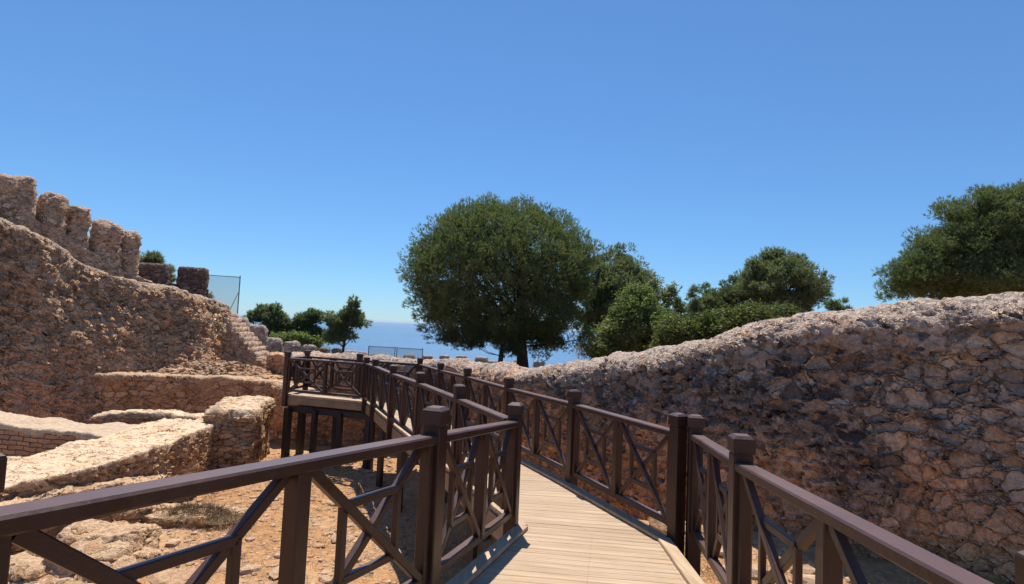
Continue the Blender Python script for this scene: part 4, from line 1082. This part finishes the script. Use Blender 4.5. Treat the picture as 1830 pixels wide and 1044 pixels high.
tree('pine_tree', 'big broad pine spreading out of the right edge of the photo', (15.07, 17.0, 1.4), [(14.08, 17.0, 5.38, 1.33, 1.33, 1.22), (13.22, 17.0, 4.48, 1.33, 1.33, 1.02), (12.36, 17.0, 3.7, 1.05, 1.05, 0.75), (15.54, 17.0, 4.67, 2.01, 2.01, 1.84), (13.73, 17.0, 3.73, 1.78, 1.78, 0.88), (15.12, 17.0, 6.0, 0.82, 0.82, 0.75), (14.24, 17.3, 5.53, 0.82, 0.82, 0.78), (16.35, 17.4, 5.29, 1.19, 1.19, 1.19), (13.48, 17.0, 4.49, 1.02, 1.02, 0.78), (12.53, 17.0, 3.85, 0.78, 0.78, 0.58), (11.93, 17.0, 3.51, 0.58, 0.58, 0.37), (13.82, 16.4, 3.68, 1.36, 1.36, 0.65), (16.85, 17.0, 5.94, 1.02, 1.07, 1.12), (17.15, 17.0, 3.88, 1.36, 1.36, 1.02), (13.27, 17.3, 3.3, 1.02, 1.02, 0.34), (15.47, 17.0, 6.49, 0.44, 0.44, 0.37), (14.52, 17.0, 6.45, 0.34, 0.34, 0.34), (11.51, 17.0, 3.12, 0.34, 0.34, 0.17)], 'pine', trunk=(15.08, 17.0, 5.52), n=60000, seed=11, clump=0.27, size=0.1, width=0.0075, per=8, tr=0.24, shell=0.4, perclump=50, nbranch=70)
tree('pine_tree', 'leftmost of three small pines beyond the battlement, beside the mesh panel', (-15.15, 36.0, -1.34), [(-15.25, 36.0, 1.51, 0.86, 0.83, 0.79), (-16.4, 36.0, 1.53, 0.43, 0.58, 0.72), (-14.5, 36.0, 1.11, 0.54, 0.59, 0.65), (-15.47, 36.0, 0.61, 1.37, 1.01, 0.65), (-15.93, 36.0, 1.99, 0.29, 0.29, 0.29), (-15.05, 36.0, 2.24, 0.29, 0.29, 0.29)], 'pine', trunk=(-15.34, 36.0, 1.33), n=3600, seed=12, clump=0.36, perclump=40, size=0.19, width=0.022, per=11, tr=0.12, shell=0.4, nbranch=40, mat=M_pine2)
tree('pine_tree', 'middle one of three small pines beyond the battlement', (-12.91, 36.0, -1.25), [(-13.19, 36.0, 1.32, 0.72, 0.79, 0.86), (-12.57, 36.0, 1.81, 0.47, 0.52, 0.58), (-13.5, 36.0, 0.69, 0.79, 0.76, 0.72), (-12.6, 36.0, 0.62, 0.94, 0.76, 0.58), (-11.51, 36.0, 0.46, 0.72, 0.58, 0.43)], 'pine', trunk=(-13.07, 36.0, 1.25), n=3300, seed=13, clump=0.35, perclump=40, size=0.19, width=0.022, per=11, tr=0.12, shell=0.4, nbranch=40, mat=M_pine)
tree('pine_tree', 'rightmost small pine with open wind-bent branches against the sea', (-9.84, 33.0, -0.91), [(-10.08, 33.0, 1.37, 0.66, 0.66, 0.66), (-9.59, 33.0, 1.99, 0.49, 0.49, 0.43), (-9.23, 33.0, 2.59, 0.26, 0.31, 0.36), (-8.93, 33.0, 1.49, 0.56, 0.56, 0.3), (-10.69, 33.0, 1.74, 0.23, 0.28, 0.33), (-8.43, 33.0, 0.79, 0.26, 0.26, 0.13), (-10.23, 33.0, 0.64, 0.73, 0.73, 0.3), (-9.51, 33.0, 0.74, 0.46, 0.46, 0.2), (-8.99, 33.0, 1.91, 0.26, 0.26, 0.2)], 'pine', trunk=(-9.72, 33.0, 2.04), n=2600, seed=14, clump=0.32, perclump=40, size=0.18, width=0.02, per=11, tr=0.09, shell=0.35, nbranch=46, mat=M_pine2)
tree('green_bush', 'light green scrub at the foot of the small left pines', (-12.81, 34.0, -0.94), [(-13.9, 34.0, 0.12, 1.16, 0.78, 0.41), (-12.72, 34.0, 0.31, 0.88, 0.68, 0.48), (-11.87, 34.0, 0.21, 0.68, 0.54, 0.41), (-16.31, 34.0, 0.69, 0.31, 0.43, 0.54)], 'leaf', trunk=(-12.86, 34.0, -0.1), n=1700, seed=15, clump=0.18, size=0.09, per=5, tr=0.05, shell=0.3, nbranch=14, mat=M_leaf, cat='bush')
tree('pine_tree', 'pine top peeping up between the left merlons', (-20.26, 32.0, 0.28), [(-20.83, 32.0, 4.42, 0.64, 0.58, 0.51), (-20.14, 32.0, 3.87, 0.64, 0.58, 0.51), (-20.96, 32.0, 3.77, 0.64, 0.64, 0.64), (-19.73, 32.0, 3.57, 0.38, 0.35, 0.32)], 'pine', trunk=(-20.52, 32.0, 3.47), n=1600, seed=16, clump=0.3, perclump=30, size=0.25, width=0.02, per=11, tr=0.12, shell=0.3, nbranch=30, mat=M_pine2)
tree('small_pine', 'small pine tip just right of the dark merlons behind the mesh panel', (-17.17, 32.0, 0.42), [(-17.37, 32.0, 2.52, 0.22, 0.27, 0.32), (-17.18, 32.0, 2.08, 0.26, 0.32, 0.38)], 'pine', trunk=(-17.33, 32.0, 2.49), n=160, seed=17, clump=0.16, size=0.22, width=0.02, per=11, tr=0.05, shell=0.2, nbranch=10, mat=M_pine2)
#T1

# ------------------------------------------------------------------ dry plants
def blades(rs, pts, h, w, lean=.5, per=6):
    n = len(pts) * per; O = np.repeat(pts, per, 0) + rs.normal(size=(n, 3)) * np.array([.03, .03, 0])
    d = rs.normal(size=(n, 3)) * lean; d[:, 2] = np.abs(d[:, 2]) * .4 + .5; d /= np.linalg.norm(d, axis=1, keepdims=True)
    s = np.cross(d, rs.normal(size=(n, 3))); s /= np.linalg.norm(s, axis=1, keepdims=True); s *= w
    L = h * rs.uniform(.5, 1.2, (n, 1))
    v = np.empty((n, 3, 3)); v[:, 0] = O - s; v[:, 1] = O + s; v[:, 2] = O + d * L
    return v.reshape(-1, 3), np.arange(n * 3).reshape(-1, 3)
rs = np.random.RandomState(21)
pts = []
for i in range(1500):
    y = rs.uniform(3.6, 9); x = float(walk_c(np.array(y))) + rs.uniform(.8, 1.4 + max(0, (6 - y)) * 1.6)
    pts.append((x, y, gh(x, y)))
for i in range(500):
    a_ = rs.uniform(0, 6.28); q = rs.uniform(0, 1) ** .5; x, y = -4.55 + .8 * q * math.cos(a_), 8.7 + .35 * q * math.sin(a_); pts.append((x, y, gh(x, y) + .1))
for i in range(2200):
    y = rs.uniform(6.2, 13.5); x = rs.uniform(-5.7, -4.9) if i < 500 else rs.uniform(-5.4, float(walk_c(np.array(y))) + .2); pts.append((x, y, gh(x, y)))
v, f = blades(rs, np.array(pts), .11, .0035, 1.0, 5)
tag(obj('dry_grass', v, f, M_straw, (0, 0, 0), smooth=False), 'flattened dry straw along the foot of the walls', 'grass', kind='stuff')
rs = np.random.RandomState(77); pts = []
for i in range(450):
    a_ = rs.uniform(0, 6.28); q = rs.uniform(0, 1) ** .5; x, y = -4.6 + .75 * q * math.cos(a_), 8.7 + .32 * q * math.sin(a_)
    pts.append((x, y, gh(x, y) + .22 * (1 - q * q)))
v, f = blades(rs, np.array(pts), .12, .004, .9, 6)
M_brush = leaf_mat('dark_dry_brush', (.13, .085, .045), (.26, .175, .09), .1, (1, 1, 1))
tag(obj('dry_brush', v, f, M_brush, (0, 0, 0), smooth=False), 'dark dry brush tangled over the low heap of stones', 'brush', kind='stuff')
def weed(x, y, z, h, seed, label, mat=M_weed, n=7):
    rs = np.random.RandomState(seed); mb = MB()
    for i in range(n):
        d = rs.normal(size=3) * .22; d[2] = 1
        p = np.array([x, y, z]); e = p + d * h * rs.uniform(.6, 1)
        tube(mb, [p, (p + e) / 2 + rs.normal(size=3) * h * .05, e], [.004, .003, .0015], 4)
        P = e + rs.normal(size=(10, 3)) * h * .08
        v, f = leaves(rs, P, .014, 2); mb.add(v, f)
    o = mb.build('dry_weed', mat, (x, y, z)); tag(o, label, 'plant')
weed(5.35, 5.55, 2.2, .30, 3, 'thin dry weed standing on top of the right wall below the big right pine')
weed(1.25, 10.1, 1.05, .34, 4, 'thin dry weed growing on the wall top in front of the big round pine')

# ------------------------------------------------------------------ sea haze
HZ = (-70000, -4000, -131.2), (70000, 70000, 26)
hv = np.array([(x, y, z) for x in (HZ[0][0], HZ[1][0]) for y in (HZ[0][1], HZ[1][1]) for z in (HZ[0][2], HZ[1][2])], float)
hf = np.array([[0, 1, 3, 2], [4, 6, 7, 5], [0, 4, 5, 1], [2, 3, 7, 6], [0, 2, 6, 4], [1, 5, 7, 3]])
mh, th, oh = nt('haze_air')
pvn = th.nodes.new('ShaderNodeVolumePrincipled')
pvn.inputs['Color'].default_value = (.72, .86, 1.0, 1); pvn.inputs['Density'].default_value = 2.0e-5
pvn.inputs['Anisotropy'].default_value = 0.3
th.links.new(pvn.outputs[0], oh.inputs['Volume'])
tag(obj('haze', hv, hf, mh, smooth=False), kind='stuff')
